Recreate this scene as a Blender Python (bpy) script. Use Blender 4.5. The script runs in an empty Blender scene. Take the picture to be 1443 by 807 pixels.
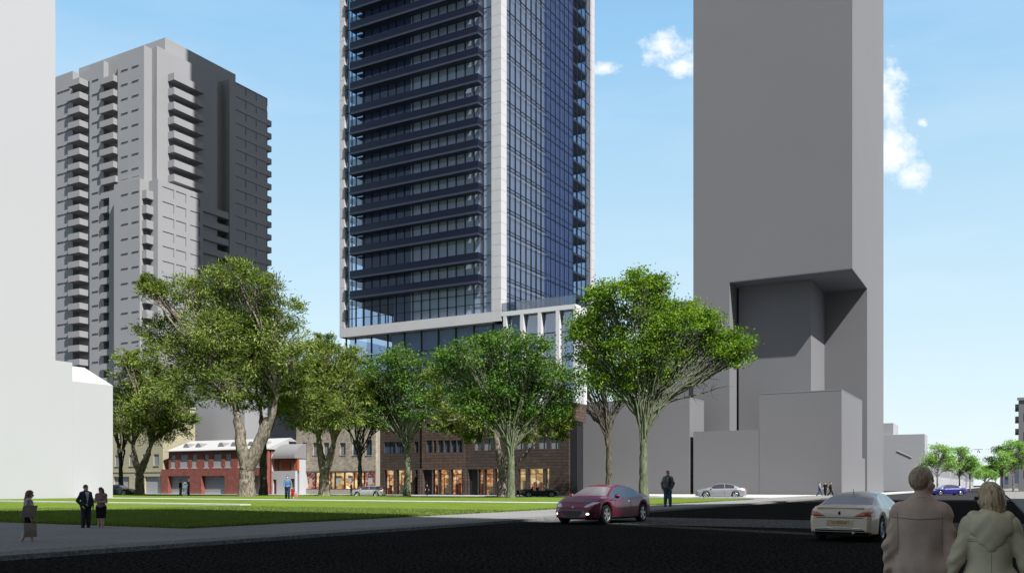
import bpy, bmesh, math, random
import numpy as np
from mathutils import Vector, Matrix
R = math.radians
random.seed(7); rng = np.random.default_rng(7)
S = bpy.context.scene; COL = S.collection

# ---------------------------------------------------------------- camera, sky, sun, exposure
F, CX, HY, H = 1260.0, 721.5, 683.0, 1.55        # focal and horizon of the view in photo pixels, eye height in metres
cam = bpy.data.objects.new('camera', bpy.data.cameras.new('camera')); COL.objects.link(cam)
cam.location = (0, 0, H); cam.rotation_euler = (R(90), 0, 0)
cam.data.lens = 36*F/1443; cam.data.sensor_width = 36; cam.data.shift_y = (HY-403.5)/1443
cam.data.clip_start = .1; cam.data.clip_end = 5000; S.camera = cam
SUN_H = Vector((.60, -.80)).normalized(); SUN_EL = R(50)
sun = bpy.data.objects.new('sun', bpy.data.lights.new('sun', 'SUN')); COL.objects.link(sun)
sdir = Vector((SUN_H.x*math.cos(SUN_EL), SUN_H.y*math.cos(SUN_EL), math.sin(SUN_EL)))
sun.rotation_euler = sdir.to_track_quat('Z', 'Y').to_euler()
sun.data.energy = 5.0; sun.data.angle = R(.5); sun.data.color = (1, .975, .95)
S.view_settings.view_transform = 'Standard'; S.view_settings.look = 'None'
S.view_settings.exposure = .85; S.view_settings.gamma = 1
S.render.resolution_x, S.render.resolution_y = 1024, 572
W = bpy.data.worlds.new('World'); S.world = W; W.use_nodes = True

class NT:
    def __init__(s, tree): s.t = tree; s.n = tree.nodes; s.l = tree.links
    def new(s, typ, **kw):
        nd = s.n.new(typ)
        for k, v in kw.items():
            if k.startswith('i_'):
                key = k[2:]; key = int(key) if key.isdigit() else key
                nd.inputs[key].default_value = v
            else: setattr(nd, k, v)
        return nd
    def L(s, a, b): s.l.new(a, b)
    def math(s, op, a, b=0.0, clamp=False):
        nd = s.new('ShaderNodeMath', operation=op, use_clamp=clamp)
        for i, v in enumerate((a, b)):
            if hasattr(v, 'default_value'): s.L(v, nd.inputs[i])
            else: nd.inputs[i].default_value = v
        return nd.outputs[0]
    def ramp(s, fac, stops, interp='LINEAR'):
        r = s.new('ShaderNodeValToRGB'); r.color_ramp.interpolation = interp
        e = r.color_ramp.elements
        while len(e) < len(stops): e.new(.5)
        for el, (p, c) in zip(e, stops): el.position = p; el.color = (*c, 1) if len(c) == 3 else c
        s.L(fac, r.inputs[0]); return r.outputs[0]

def build_world():
    w = NT(W.node_tree); w.n.clear()
    out = w.new('ShaderNodeOutputWorld'); bg = w.new('ShaderNodeBackground')
    sky = w.new('ShaderNodeTexSky', sky_type='NISHITA', sun_disc=False, sun_elevation=SUN_EL,
                sun_rotation=math.atan2(SUN_H.x, SUN_H.y), altitude=0, air_density=1.0, dust_density=.6, ozone_density=1.0)
    tc = w.new('ShaderNodeTexCoord'); sep = w.new('ShaderNodeSeparateXYZ'); w.L(tc.outputs['Generated'], sep.inputs[0])
    x, y, z = sep.outputs
    # pale milky air near the horizon, cleaner blue higher up
    air = w.ramp(z, [(0, (.86, .97, 1)), (.10, (.74, .92, 1)), (.2, (.62, .85, .98)), (.34, (.46, .73, .95)), (.46, (.32, .62, .93)), (.62, (.24, .33, .46)), (1, (.15, .165, .2))])
    sc = w.new('ShaderNodeMixRGB', blend_type='MULTIPLY', i_0=1.0); w.L(air, sc.inputs[1]); sc.inputs[2].default_value = (9.6, 9.6, 9.6, 1)
    mul = w.new('ShaderNodeMixRGB', blend_type='MIX', i_0=.86); w.L(sky.outputs[0], mul.inputs[1]); w.L(sc.outputs[0], mul.inputs[2])
    # pale warm aureole added round the sun to fill shaded foreground surfaces
    dp = w.new('ShaderNodeVectorMath', operation='DOT_PRODUCT'); w.L(tc.outputs['Generated'], dp.inputs[0]); dp.inputs[1].default_value = tuple(sdir)
    au = w.math('MULTIPLY', w.math('POWER', w.math('MAXIMUM', dp.outputs['Value'], 0.0), 3.0), .5, True)
    am = w.new('ShaderNodeMixRGB', blend_type='MIX'); w.L(au, am.inputs[0]); w.L(mul.outputs[0], am.inputs[1]); am.inputs[2].default_value = (11, 9.6, 8.2, 1); mul = am
    # clouds: soft blobs in chosen directions broken up by noise
    ys = w.math('MAXIMUM', y, .05); u = w.math('DIVIDE', x, ys); v = w.math('DIVIDE', z, ys)
    comb = w.new('ShaderNodeCombineXYZ'); w.L(u, comb.inputs[0]); w.L(v, comb.inputs[1])
    nz = w.new('ShaderNodeTexNoise', i_Scale=34.0, i_Detail=9.0, i_Roughness=.7); w.L(comb.outputs[0], nz.inputs['Vector'])
    total = None
    for (px, py, rx, ry) in ((940, 68, 46, 36), (965, 92, 34, 26), (918, 80, 26, 16), (850, 96, 28, 14), (1254, 135, 30, 60), (1262, 215, 46, 48),
                             (1285, 248, 36, 26), (1299, 172, 11, 9)):
        cu, cv = (px-CX)/F, (HY-py)/F
        a = w.math('DIVIDE', w.math('SUBTRACT', u, cu), rx/F); b = w.math('DIVIDE', w.math('SUBTRACT', v, cv), ry/F)
        d = w.math('SQRT', w.math('ADD', w.math('MULTIPLY', a, a), w.math('MULTIPLY', b, b)))
        m = w.math('SUBTRACT', 1.0, d)
        total = m if total is None else w.math('MAXIMUM', total, m)
    tot = w.math('ADD', w.math('ADD', total, -.12), w.math('MULTIPLY', w.math('SUBTRACT', nz.outputs[0], .5), 2.6))
    tot = w.math('MULTIPLY', tot, w.math('MULTIPLY', w.math('ADD', total, .45), 2.5, True))
    cf = w.math('MULTIPLY', tot, 1.05, True); cf = w.math('MULTIPLY', cf, w.math('GREATER_THAN', y, .05))
    # thin veil streaks
    n2 = w.new('ShaderNodeTexNoise', i_Scale=2.2, i_Detail=5.0, i_Roughness=.55); mp = w.new('ShaderNodeMapping'); mp.inputs['Scale'].default_value = (1, 1, 5)
    w.L(tc.outputs['Generated'], mp.inputs[0]); w.L(mp.outputs[0], n2.inputs['Vector'])
    veil = w.math('MULTIPLY', w.math('SUBTRACT', n2.outputs[0], .5, True), .5)
    cl = w.new('ShaderNodeMixRGB', blend_type='MIX'); cl.inputs[2].default_value = (10.5, 10.5, 10.5, 1)
    w.L(mul.outputs[0], cl.inputs[1]); w.L(w.math('MAXIMUM', cf, veil), cl.inputs[0])
    w.L(cl.outputs[0], bg.inputs[0]); bg.inputs[1].default_value = SKY_STR; w.L(bg.outputs[0], out.inputs[0])
SKY_STR = .0617
build_world()

# ---------------------------------------------------------------- street grid: r runs right along the facades, b runs away down the side street
AL = R(29.35); CA, SA = math.cos(AL), math.sin(AL)
RV = Vector((CA, -SA)); BV = Vector((SA, CA))
def AB(a, b): p = RV*a+BV*b; return (p.x, p.y)
def U(px): return (px-CX)/F
class Frame:
    """a corner of a building: seen at photo column px, on the grid line B"""
    def __init__(s, px, B, A=None):
        u = U(px); s.Y = B/(SA*u+CA); s.X = u*s.Y
    def at(s, x=0, y=0): return (s.X+x*CA+y*SA, s.Y-x*SA+y*CA)
    def tx(s, px, y=0):
        X, Y = s.at(0, y); u = U(px); return (u*Y-X)/(CA+u*SA)
    def ty(s, px, x=0):
        X, Y = s.at(x, 0); u = U(px); return (u*Y-X)/(SA-u*CA)
    def z(s, py, x=0, y=0): return H+(HY-py)*s.at(x, y)[1]/F

# ---------------------------------------------------------------- mesh helpers
class MB:
    def __init__(s): s.v = []; s.f = []
    def box(s, x0, x1, y0, y1, z0, z1):
        n = len(s.v)
        s.v += [(x, y, z) for z in (z0, z1) for y in (y0, y1) for x in (x0, x1)]
        s.f += [tuple(n+i for i in q) for q in ((0, 2, 3, 1), (4, 5, 7, 6), (0, 1, 5, 4), (2, 6, 7, 3), (0, 4, 6, 2), (1, 3, 7, 5))]
        return s
    def quad(s, *p):
        n = len(s.v); s.v += [tuple(q) for q in p]; s.f.append(tuple(range(n, n+len(p)))); return s
    def prism(s, pts, z0, z1):
        n = len(s.v); k = len(pts)
        s.v += [(p[0], p[1], z0) for p in pts]+[(p[0], p[1], z1) for p in pts]
        s.f.append(tuple(range(n+k-1, n-1, -1))); s.f.append(tuple(range(n+k, n+2*k)))
        for i in range(k): j = (i+1) % k; s.f.append((n+i, n+j, n+k+j, n+k+i))
        return s
    def extr(s, prof, axis, a0, a1):
        """profile of (h, z) pairs pushed along x or y"""
        n = len(s.v); k = len(prof)
        for a in (a0, a1): s.v += [((a, h, z) if axis == 'x' else (h, a, z)) for h, z in prof]
        s.f.append(tuple(range(n+k-1, n-1, -1))); s.f.append(tuple(range(n+k, n+2*k)))
        for i in range(k): j = (i+1) % k; s.f.append((n+i, n+j, n+k+j, n+k+i))
        return s
    def tube(s, pts, rad, seg=6, cap=True):
        pts = [Vector(p) for p in pts]; n0 = len(s.v)
        for i, p in enumerate(pts):
            d = (pts[min(i+1, len(pts)-1)]-pts[max(i-1, 0)]).normalized()
            a = d.cross(Vector((0, 0, 1)) if abs(d.z) < .9 else Vector((1, 0, 0))).normalized(); b = d.cross(a)
            r = rad[i] if hasattr(rad, '__len__') else rad
            for k in range(seg):
                t = 2*math.pi*k/seg; q = p+(a*math.cos(t)+b*math.sin(t))*r; s.v.append(tuple(q))
        for i in range(len(pts)-1):
            for k in range(seg):
                a = n0+i*seg+k; b = n0+i*seg+(k+1) % seg; s.f.append((a, b, b+seg, a+seg))
        if cap:
            s.f.append(tuple(range(n0+seg-1, n0-1, -1))); m = n0+(len(pts)-1)*seg; s.f.append(tuple(range(m, m+seg)))
        return s
    def lathe(s, prof, c, axis='y', seg=20):
        n0 = len(s.v)
        for (r, h) in prof:
            for k in range(seg):
                t = 2*math.pi*k/seg; a, b = r*math.cos(t), r*math.sin(t)
                s.v.append((c[0]+a, c[1]+h, c[2]+b) if axis == 'y' else (c[0]+a, c[1]+b, c[2]+h))
        for i in range(len(prof)-1):
            for k in range(seg):
                a = n0+i*seg+k; b = n0+i*seg+(k+1) % seg; s.f.append((a, b, b+seg, a+seg))
        return s
def link(o, parent=None):
    COL.objects.link(o)
    if parent: o.parent = parent
    return o
def obj(name, mb, mat, parent=None, smooth=False, fix=True):
    me = bpy.data.meshes.new(name)
    if isinstance(mb, MB): me.from_pydata(mb.v, [], mb.f)
    else: me.from_pydata([tuple(q) for q in mb[0]], [], [tuple(q) for q in mb[1]])
    if fix:
        bm = bmesh.new(); bm.from_mesh(me); bmesh.ops.recalc_face_normals(bm, faces=bm.faces); bm.to_mesh(me); bm.free()
    me.update()
    me.materials.append(mat)
    if smooth: me.shade_smooth()
    return link(bpy.data.objects.new(name, me), parent)
def npmesh(name, V, Fq, mat, parent=None, smooth=False):
    me = bpy.data.meshes.new(name); n, k = Fq.shape
    me.vertices.add(len(V)); me.vertices.foreach_set('co', np.asarray(V, np.float32).ravel())
    me.loops.add(n*k); me.loops.foreach_set('vertex_index', Fq.astype(np.int32).ravel())
    me.polygons.add(n); me.polygons.foreach_set('loop_start', np.arange(0, n*k, k, dtype=np.int32))
    me.update(calc_edges=True); me.validate(); me.materials.append(mat)
    if smooth: me.shade_smooth()
    return link(bpy.data.objects.new(name, me), parent)
def tag(o, label=None, cat=None, group=None, kind=None):
    for k, v in (('label', label), ('category', cat), ('group', group), ('kind', kind)):
        if v: o[k] = v
    return o
def thing(name, label, cat, loc=(0, 0, 0), rz=0, group=None):
    o = bpy.data.objects.new(name, None); COL.objects.link(o); o.empty_display_size = .3
    o.location = loc if len(loc) == 3 else (*loc, 0); o.rotation_euler = (0, 0, rz)
    return tag(o, label, cat, group)
def bthing(name, label, cat, fr, group=None, z=0): return thing(name, label, cat, (fr.X, fr.Y, z), -AL, group)
def structure(name, mb, mat): return tag(obj(name, mb, mat), kind='structure')
def repeat(src, loc, parent):
    o = src.copy(); link(o, parent); o.location = loc; return o

# ---------------------------------------------------------------- materials
TRIM = .7
def mat(name, col, rough=.8, metal=0, var=.0, vscale=.3, bump=0, bscale=8, spec=.5, coat=0, emit=None, es=1):
    col = tuple(c*TRIM for c in col)
    m = bpy.data.materials.new(name); m.use_nodes = True; t = NT(m.node_tree); p = t.n['Principled BSDF']
    p.inputs['Base Color'].default_value = (*col, 1); p.inputs['Roughness'].default_value = rough; p.inputs['Metallic'].default_value = metal
    p.inputs['Specular IOR Level'].default_value = spec
    if coat: p.inputs['Coat Weight'].default_value = coat; p.inputs['Coat Roughness'].default_value = .04
    if emit: p.inputs['Emission Color'].default_value = (*emit, 1); p.inputs['Emission Strength'].default_value = es
    if var or bump:
        tc = t.new('ShaderNodeTexCoord')
        if var:
            nz = t.new('ShaderNodeTexNoise', i_Scale=vscale, i_Detail=6.0, i_Roughness=.6); t.L(tc.outputs['Object'], nz.inputs['Vector'])
            c = t.ramp(nz.outputs[0], [(.3, tuple(x*(1-var) for x in col)), (.7, tuple(min(1, x*(1+var)) for x in col))])
            t.L(c, p.inputs['Base Color'])
        if bump:
            nb = t.new('ShaderNodeTexNoise', i_Scale=bscale, i_Detail=5.0); t.L(tc.outputs['Object'], nb.inputs['Vector'])
            b = t.new('ShaderNodeBump', i_Strength=bump, i_Distance=.05); t.L(nb.outputs[0], b.inputs['Height']); t.L(b.outputs[0], p.inputs['Normal'])
    return m
def speckle(name, c1, c2, scale, rough=.9, big=0, slabs=None):
    """ground mixes: fine grains plus large soft patches, optional slab joints"""
    m = bpy.data.materials.new(name); m.use_nodes = True; t = NT(m.node_tree); p = t.n['Principled BSDF']
    p.inputs['Roughness'].default_value = 1; p.inputs['Specular IOR Level'].default_value = 0
    tc = t.new('ShaderNodeTexCoord'); n1 = t.new('ShaderNodeTexNoise', i_Scale=scale, i_Detail=3.0, i_Roughness=.7); t.L(tc.outputs['Object'], n1.inputs['Vector'])
    c = t.ramp(n1.outputs[0], [(.42, c1), (.62, c2)])
    if big:
        n2 = t.new('ShaderNodeTexNoise', i_Scale=.35, i_Detail=5.0, i_Roughness=.6); t.L(tc.outputs['Object'], n2.inputs['Vector'])
        k = t.ramp(n2.outputs[0], [(.3, (1-big,)*3), (.7, (1+big,)*3)])
        mx = t.new('ShaderNodeMixRGB', blend_type='MULTIPLY', i_0=1.0); t.L(c, mx.inputs[1]); t.L(k, mx.inputs[2]); c = mx.outputs[0]
    if slabs:
        mp = t.new('ShaderNodeMapping'); mp.inputs['Rotation'].default_value = (0, 0, AL); t.L(tc.outputs['Object'], mp.inputs[0])
        b = t.new('ShaderNodeTexBrick', offset=0.0, i_Scale=1.0); b.inputs['Color1'].default_value = (1, 1, 1, 1); b.inputs['Color2'].default_value = (.93, .93, .93, 1)
        b.inputs['Mortar'].default_value = (.55, .55, .55, 1); b.inputs['Mortar Size'].default_value = .018
        b.inputs['Brick Width'].default_value = slabs; b.inputs['Row Height'].default_value = slabs; t.L(mp.outputs[0], b.inputs[0])
        mx = t.new('ShaderNodeMixRGB', blend_type='MULTIPLY', i_0=1.0); t.L(c, mx.inputs[1]); t.L(b.outputs[0], mx.inputs[2]); c = mx.outputs[0]
    t.L(c, p.inputs['Base Color']); bp = t.new('ShaderNodeBump', i_Strength=.35, i_Distance=.01)
    t.L(n1.outputs[0], bp.inputs['Height']); t.L(bp.outputs[0], p.inputs['Normal']); return m
def brick(name, c1, c2, mortar, w=.4, h=.13, ms=.012, rough=.85, offset=.5):
    """courses run along local x (or y on side walls) and z"""
    m = bpy.data.materials.new(name); m.use_nodes = True; t = NT(m.node_tree); p = t.n['Principled BSDF']; p.inputs['Roughness'].default_value = rough
    tc = t.new('ShaderNodeTexCoord'); sp = t.new('ShaderNodeSeparateXYZ'); t.L(tc.outputs['Object'], sp.inputs[0])
    cb = t.new('ShaderNodeCombineXYZ'); t.L(t.math('ADD', sp.outputs[0], sp.outputs[1]), cb.inputs[0]); t.L(sp.outputs[2], cb.inputs[1])
    b = t.new('ShaderNodeTexBrick', offset=offset, i_Scale=1.0)
    for k, v in (('Color1', c1), ('Color2', c2), ('Mortar', mortar)): b.inputs[k].default_value = (*v, 1)
    b.inputs['Mortar Size'].default_value = ms; b.inputs['Brick Width'].default_value = w; b.inputs['Row Height'].default_value = h; b.inputs['Bias'].default_value = -.1
    t.L(cb.outputs[0], b.inputs[0])
    nz = t.new('ShaderNodeTexNoise', i_Scale=1.3, i_Detail=6.0); t.L(cb.outputs[0], nz.inputs['Vector'])
    k = t.ramp(nz.outputs[0], [(.3, (.75,)*3), (.7, (1.2,)*3)])
    mx = t.new('ShaderNodeMixRGB', blend_type='MULTIPLY', i_0=1.0); t.L(b.outputs[0], mx.inputs[1]); t.L(k, mx.inputs[2])
    t.L(mx.outputs[0], p.inputs['Base Color']); return m
def glass(name, tint, refl=.1, rough=.02):
    m = bpy.data.materials.new(name); m.use_nodes = True; t = NT(m.node_tree); t.n.remove(t.n['Principled BSDF']); out = t.n['Material Output']
    tr = t.new('ShaderNodeBsdfTransparent'); tr.inputs[0].default_value = (*tint, 1)
    gl = t.new('ShaderNodeBsdfGlossy'); gl.inputs[0].default_value = (.8, .88, 1, 1); gl.inputs['Roughness'].default_value = rough
    fr = t.new('ShaderNodeLayerWeight', i_Blend=.5); fac = t.math('ADD', t.math('MULTIPLY', t.math('POWER', fr.outputs['Facing'], 4.0), .7), refl, True)
    mx = t.new('ShaderNodeMixShader'); t.L(fac, mx.inputs[0]); t.L(tr.outputs[0], mx.inputs[1]); t.L(gl.outputs[0], mx.inputs[2]); t.L(mx.outputs[0], out.inputs[0]); return m
def leafmat(name, stops, trans=.35, scale=.5):
    m = bpy.data.materials.new(name); m.use_nodes = True; t = NT(m.node_tree); t.n.remove(t.n['Principled BSDF']); out = t.n['Material Output']
    g = t.new('ShaderNodeNewGeometry'); tc = t.new('ShaderNodeTexCoord'); nz = t.new('ShaderNodeTexNoise', i_Scale=scale, i_Detail=2.0); t.L(tc.outputs['Object'], nz.inputs['Vector'])
    f = t.math('ADD', t.math('MULTIPLY', g.outputs['Random Per Island'], .6), t.math('MULTIPLY', t.math('SUBTRACT', nz.outputs[0], .3), 1.0), True)
    c = t.ramp(f, stops); d = t.new('ShaderNodeBsdfDiffuse'); tl = t.new('ShaderNodeBsdfTranslucent'); t.L(c, d.inputs[0])
    hs = t.new('ShaderNodeHueSaturation', i_Saturation=1.2, i_Value=1.3); t.L(c, hs.inputs['Color']); t.L(hs.outputs[0], tl.inputs[0])
    mx = t.new('ShaderNodeMixShader', i_0=trans); t.L(d.outputs[0], mx.inputs[1]); t.L(tl.outputs[0], mx.inputs[2])
    gl = t.new('ShaderNodeBsdfGlossy', i_Roughness=.7); m2 = t.new('ShaderNodeMixShader', i_0=.02); t.L(mx.outputs[0], m2.inputs[1]); t.L(gl.outputs[0], m2.inputs[2])
    t.L(m2.outputs[0], out.inputs[0]); return m
def shopmat(name, palette, strength, scale=1.6, seed=0):
    """a lit interior: warm blotches of goods and shelves"""
    m = bpy.data.materials.new(name); m.use_nodes = True; t = NT(m.node_tree); p = t.n['Principled BSDF']; p.inputs['Roughness'].default_value = .6
    tc = t.new('ShaderNodeTexCoord'); mp = t.new('ShaderNodeMapping'); mp.inputs['Location'].default_value = (seed*3.7, seed, seed*1.3); mp.inputs['Scale'].default_value = (1, 1, 1.5)
    t.L(tc.outputs['Object'], mp.inputs[0])
    v = t.new('ShaderNodeTexVoronoi', distance='CHEBYCHEV', i_Scale=scale, i_Randomness=.85); t.L(mp.outputs[0], v.inputs['Vector'])
    n = t.new('ShaderNodeTexNoise', i_Scale=.9, i_Detail=6.0, i_Roughness=.75); t.L(mp.outputs[0], n.inputs['Vector'])
    sp = t.new('ShaderNodeSeparateColor'); t.L(v.outputs['Color'], sp.inputs[0])
    f = t.math('ADD', t.math('MULTIPLY', sp.outputs[0], .55), t.math('MULTIPLY', n.outputs[0], .5), True)
    c = t.ramp(f, palette); t.L(c, p.inputs['Base Color']); t.L(c, p.inputs['Emission Color']); p.inputs['Emission Strength'].default_value = strength; return m

M = {}
M['grey'] = mat('grey_render', (.2, .2, .21), .9, var=.03, vscale=.05)
M['grey2'] = mat('pale_grey_render', (.25, .25, .255), .9, var=.03, vscale=.05)
M['tower_grey'] = mat('light_grey_render', (.35, .35, .36), .9, var=.04, vscale=.06)
M['white'] = mat('white_render', (.50, .51, .53), .9, var=.015, vscale=.04)
M['offwhite'] = mat('white_roof', (.5, .5, .5), .85)
M['pier'] = mat('pale_stone_cladding', (.63, .62, .64), .6, var=.04, vscale=.4)
M['far'] = mat('far_render', (.42, .42, .44), .9)
M['cream'] = mat('cream_render', (.46, .42, .28), .9, var=.06)
M['red_brick'] = brick('red_brick', (.17, .04, .03), (.22, .052, .036), (.22, .10, .075), .45, .15, .015)
M['orange'] = mat('orange_render', (.42, .09, .03), .9, var=.1)
M['stone'] = brick('stone_blocks', (.27, .235, .185), (.40, .35, .29), (.24, .21, .17), .55, .25, .02)
M['stone_plain'] = mat('stone_plain', (.36, .33, .28), .85, var=.06, vscale=1)
M['dark_brick'] = brick('dark_brown_brick', (.036, .024, .018), (.055, .037, .028), (.010, .007, .006), 1.6, .42, .035)
M['dark_brick2'] = brick('brown_brick', (.06, .036, .026), (.085, .052, .038), (.015, .010, .008), 1.6, .42, .035)
M['black'] = mat('black_recess_and_shade', (.008, .009, .012), .7)
M['dark_metal'] = mat('dark_frame', (.02, .024, .035), .4, .3)
M['navy'] = mat('dark_balustrade', (.009, .013, .032), .3, spec=.4)
M['navy_edge'] = mat('slab_edge', (.035, .045, .08), .5)
M['slab'] = mat('concrete_slab', (.16, .17, .2), .85)
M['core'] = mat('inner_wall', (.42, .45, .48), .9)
M['bright_panel'] = mat('brightening_white', (1, 1, 1), .9)
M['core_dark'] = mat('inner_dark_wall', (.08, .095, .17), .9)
M['core_shade'] = mat('shade_painted_wall', (.17, .22, .36), .9)
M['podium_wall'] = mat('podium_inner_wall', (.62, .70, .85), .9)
M['frame_white'] = mat('white_frame', (.75, .75, .77), .6)
M['transom'] = mat('pale_transom', (.35, .38, .42), .5)
M['cw_glass'] = glass('curtain_glass', (.66, .75, .9), .2)
M['front_glass'] = glass('front_glass', (.74, .81, .93), .24)
M['cw_glass2'] = glass('podium_glass', (.62, .70, .86), .26)
M['shop_glass'] = glass('shop_glass', (.93, .93, .93), .05)
M['rail_glass'] = glass('rail_glass', (.62, .66, .7), .14)
M['win_blue'] = mat('blue_window_glass', (.05, .09, .16), .08, spec=.8)
M['win_grey'] = mat('grey_window_blind', (.26, .28, .31), .5)
M['garage'] = mat('garage_door_paint', (.36, .36, .38), .7)
M['shop_a'] = shopmat('shop_interior', [(.15, (.10, .03, .012)), (.4, (.33, .12, .05)), (.6, (.55, .32, .14)), (.8, (.75, .58, .36)), (1, (.9, .8, .6))], .55, 1.7, 1)
M['shop_b'] = shopmat('gallery_interior', [(.15, (.12, .05, .02)), (.45, (.40, .23, .07)), (.7, (.62, .42, .15)), (1, (.85, .7, .42))], .5, 1.1, 2)
M['shop_c'] = shopmat('red_display', [(.2, (.10, .02, .015)), (.5, (.24, .05, .045)), (.8, (.5, .3, .26)), (1, (.75, .6, .5))], .35, 2.6, 3)

# ---------------------------------------------------------------- ground, roads, lawns
M['asphalt'] = speckle('black_asphalt', (.003, .003, .003), (.034, .033, .031), 13, big=.12)
M['asphalt_grey'] = speckle('grey_asphalt', (.03, .03, .033), (.05, .05, .054), 14, big=.1)
M['band'] = speckle('crossing_band', (.04, .039, .037), (.15, .147, .142), 7, big=.08)
M['paving'] = speckle('blue_grey_paving', (.18, .178, .175), (.24, .237, .233), 10, big=.05, slabs=3.0)
M['paving_pale'] = speckle('pale_paving', (.36, .36, .35), (.46, .46, .45), 6, big=.04)
M['kerb'] = speckle('kerb_stone', (.11, .11, .11), (.21, .21, .205), 12)
M['grass'] = speckle('lawn', (.085, .13, .018), (.125, .18, .034), 3.5, big=.14)
def abprism(a0, a1, b0, b1, z0, z1): return MB().prism([AB(a0, b0), AB(a1, b0), AB(a1, b1), AB(a0, b1)], z0, z1)
g = MB().quad((-2500, -600, 0), (2500, -600, 0), (2500, 3500, 0), (-2500, 3500, 0)); structure('ground', g, M['asphalt_grey'])
structure('road', MB().prism([AB(-18, -60), AB(30, -60), AB(30, 40), (25.2, 44), (28.5, 50), (49.5, 88.7), AB(-18, 99)], .002, .006), M['asphalt'])
structure('crossing_band', abprism(-18, 26, 33, 40.6, .008, .012), M['band'])
structure('pavement_kerb', abprism(-19.2, -18.02, -60, 99, .0, .11), M['kerb'])

m = MB().prism([AB(-140, -60), AB(-19.22, -60), AB(-19.22, 136), AB(-24.2, 136), AB(-24.2, 20.8), AB(-140, 20.8)], 0, .10); structure('pavement', m, M['paving'])
structure('far_pavement', MB().prism([AB(-140, 103), AB(-24.22, 103), AB(-24.22, 136.5), AB(-140, 136.5)], 0, .12), M['paving_pale'])
structure('side_street_pavement', abprism(-22, -18, 137, 900, 0, .13), M['paving_pale'])
structure('right_pavement', MB().prism([(25.4, 44), (28.6, 50), (49.6, 88.8), (217.6, 400), (330, 400), (80, 44)], 0, .12), M['paving'])
structure('side_street_kerb', abprism(-18, 6, 99.02, 99.5, .008, .014), M['paving_pale'])
for nm, a0, a1, b0, b1 in (('lawn', -140, -24.2, 20.8, 60.6), ('far_lawn', -140, -23.2, 62.6, 91)):
    structure(nm, abprism(a0, a1, b0, b1, .0, .17), M['grass'])
structure('garden_path', abprism(-140, -24.2, 60.65, 62.95, .0, .21), M['paving_pale'])
# a raised second bed of turf at the far left of the lawn
structure('left_lawn_strip', MB().prism([AB(-80, 44), AB(-46, 44), AB(-46, 45), AB(-80, 45)], .16, .25), M['paving_pale'])

def blades(name, polys, n, h, mt, kind='stuff'):
    """short upright blades scattered in grid rectangles"""
    V = []
    for (a0, a1, b0, b1, z, cnt) in polys:
        a = rng.uniform(a0, a1, cnt); b = rng.uniform(b0, b1, cnt)
        x = a*CA+b*SA; y = -a*SA+b*CA; t = rng.uniform(0, math.pi, cnt); w = rng.uniform(.012, .03, cnt); hh = h*rng.uniform(.5, 1.2, cnt)
        dx, dy = np.cos(t)*w, np.sin(t)*w; lx, ly = rng.normal(0, .35, cnt)*hh, rng.normal(0, .35, cnt)*hh
        zz = np.full(cnt, z)
        V.append(np.stack([np.stack([x-dx, y-dy, zz], 1), np.stack([x+dx, y+dy, zz], 1), np.stack([x+lx, y+ly, zz+hh], 1)], 1).reshape(-1, 3))
    V = np.concatenate(V); Fq = np.arange(len(V)).reshape(-1, 3)
    o = npmesh(name, V, Fq, mt); return tag(o, 'short mown green grass covering the lawn between pavement and street', 'grass', kind=kind)
M['blade'] = leafmat('grass_blade', [(.2, (.085, .13, .02)), (.6, (.12, .175, .032)), (1, (.16, .22, .045))], .2, .8)
blades('grass', [(-50, -24.1, 20.7, 33, .16, 90000), (-24.6, -24.1, 20.7, 60.6, .1, 26000), (-45, -24.1, 33, 42, .16, 30000), (-75, -24.1, 20.65, 21.0, .1, 20000),
                 (-70, -24.1, 60.2, 60.65, .1, 9000), (-23.5, -23.0, 63, 91, .1, 9000)], 0, .085, M['blade'])

# ---------------------------------------------------------------- white building at the left edge
def build_white():
    f = Frame(159, 1); f.Y = 100; f.X = U(159)*100
    b = bthing('white_building', 'huge plain white building rising past the top left corner of the view', 'building', f)
    y78, y102, y0 = f.ty(78), f.ty(102), f.ty(-260)
    zlow = f.z(543); zr = f.z(522, 0, f.ty(120)); z509 = f.z(509, 0, f.ty(90))
    obj('wall', MB().box(-40, 0, y0, y78, 0, 190), M['white'], b)
    obj('stepped_block', MB().box(-40, -.01, y78, y102, 0, z509), M['white'], b)
    obj('low_wing', MB().box(-40, 0, y102, 0, 0, zlow), M['white'], b)
    # hipped mansard roof over the low wing: eaves at the wall, ridge set back
    hx, hy = 1.6, f.ty(132)
    m = MB(); zz = zr+.55
    m.quad((0, y102, zlow), (0, 0, zlow), (-hx, hy, zz), (-hx, y102, zz)); m.quad((0, 0, zlow), (-40, 0, zlow), (-40+hx, hy, zz), (-hx, hy, zz))
    m.quad((-hx, y102, zz), (-hx, hy, zz), (-40+hx, hy, zz), (-40+hx, y102, zz)); m.quad((0, y102, zlow), (-hx, y102, zz), (-40+hx, y102, zz), (-40, y102, zlow))
    m.quad((0, y102, zlow), (-40, y102, zlow), (-40, 0, zlow), (0, 0, zlow)); m.quad((-40, y102, zlow), (-40+hx, y102, zz), (-40+hx, hy, zz), (-40, 0, zlow))
    obj('roof', m, M['offwhite'], b)
    obj('plinth', MB().box(.01, .35, y0, 0, 0, .12), M['paving_pale'], b)
build_white()

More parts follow.
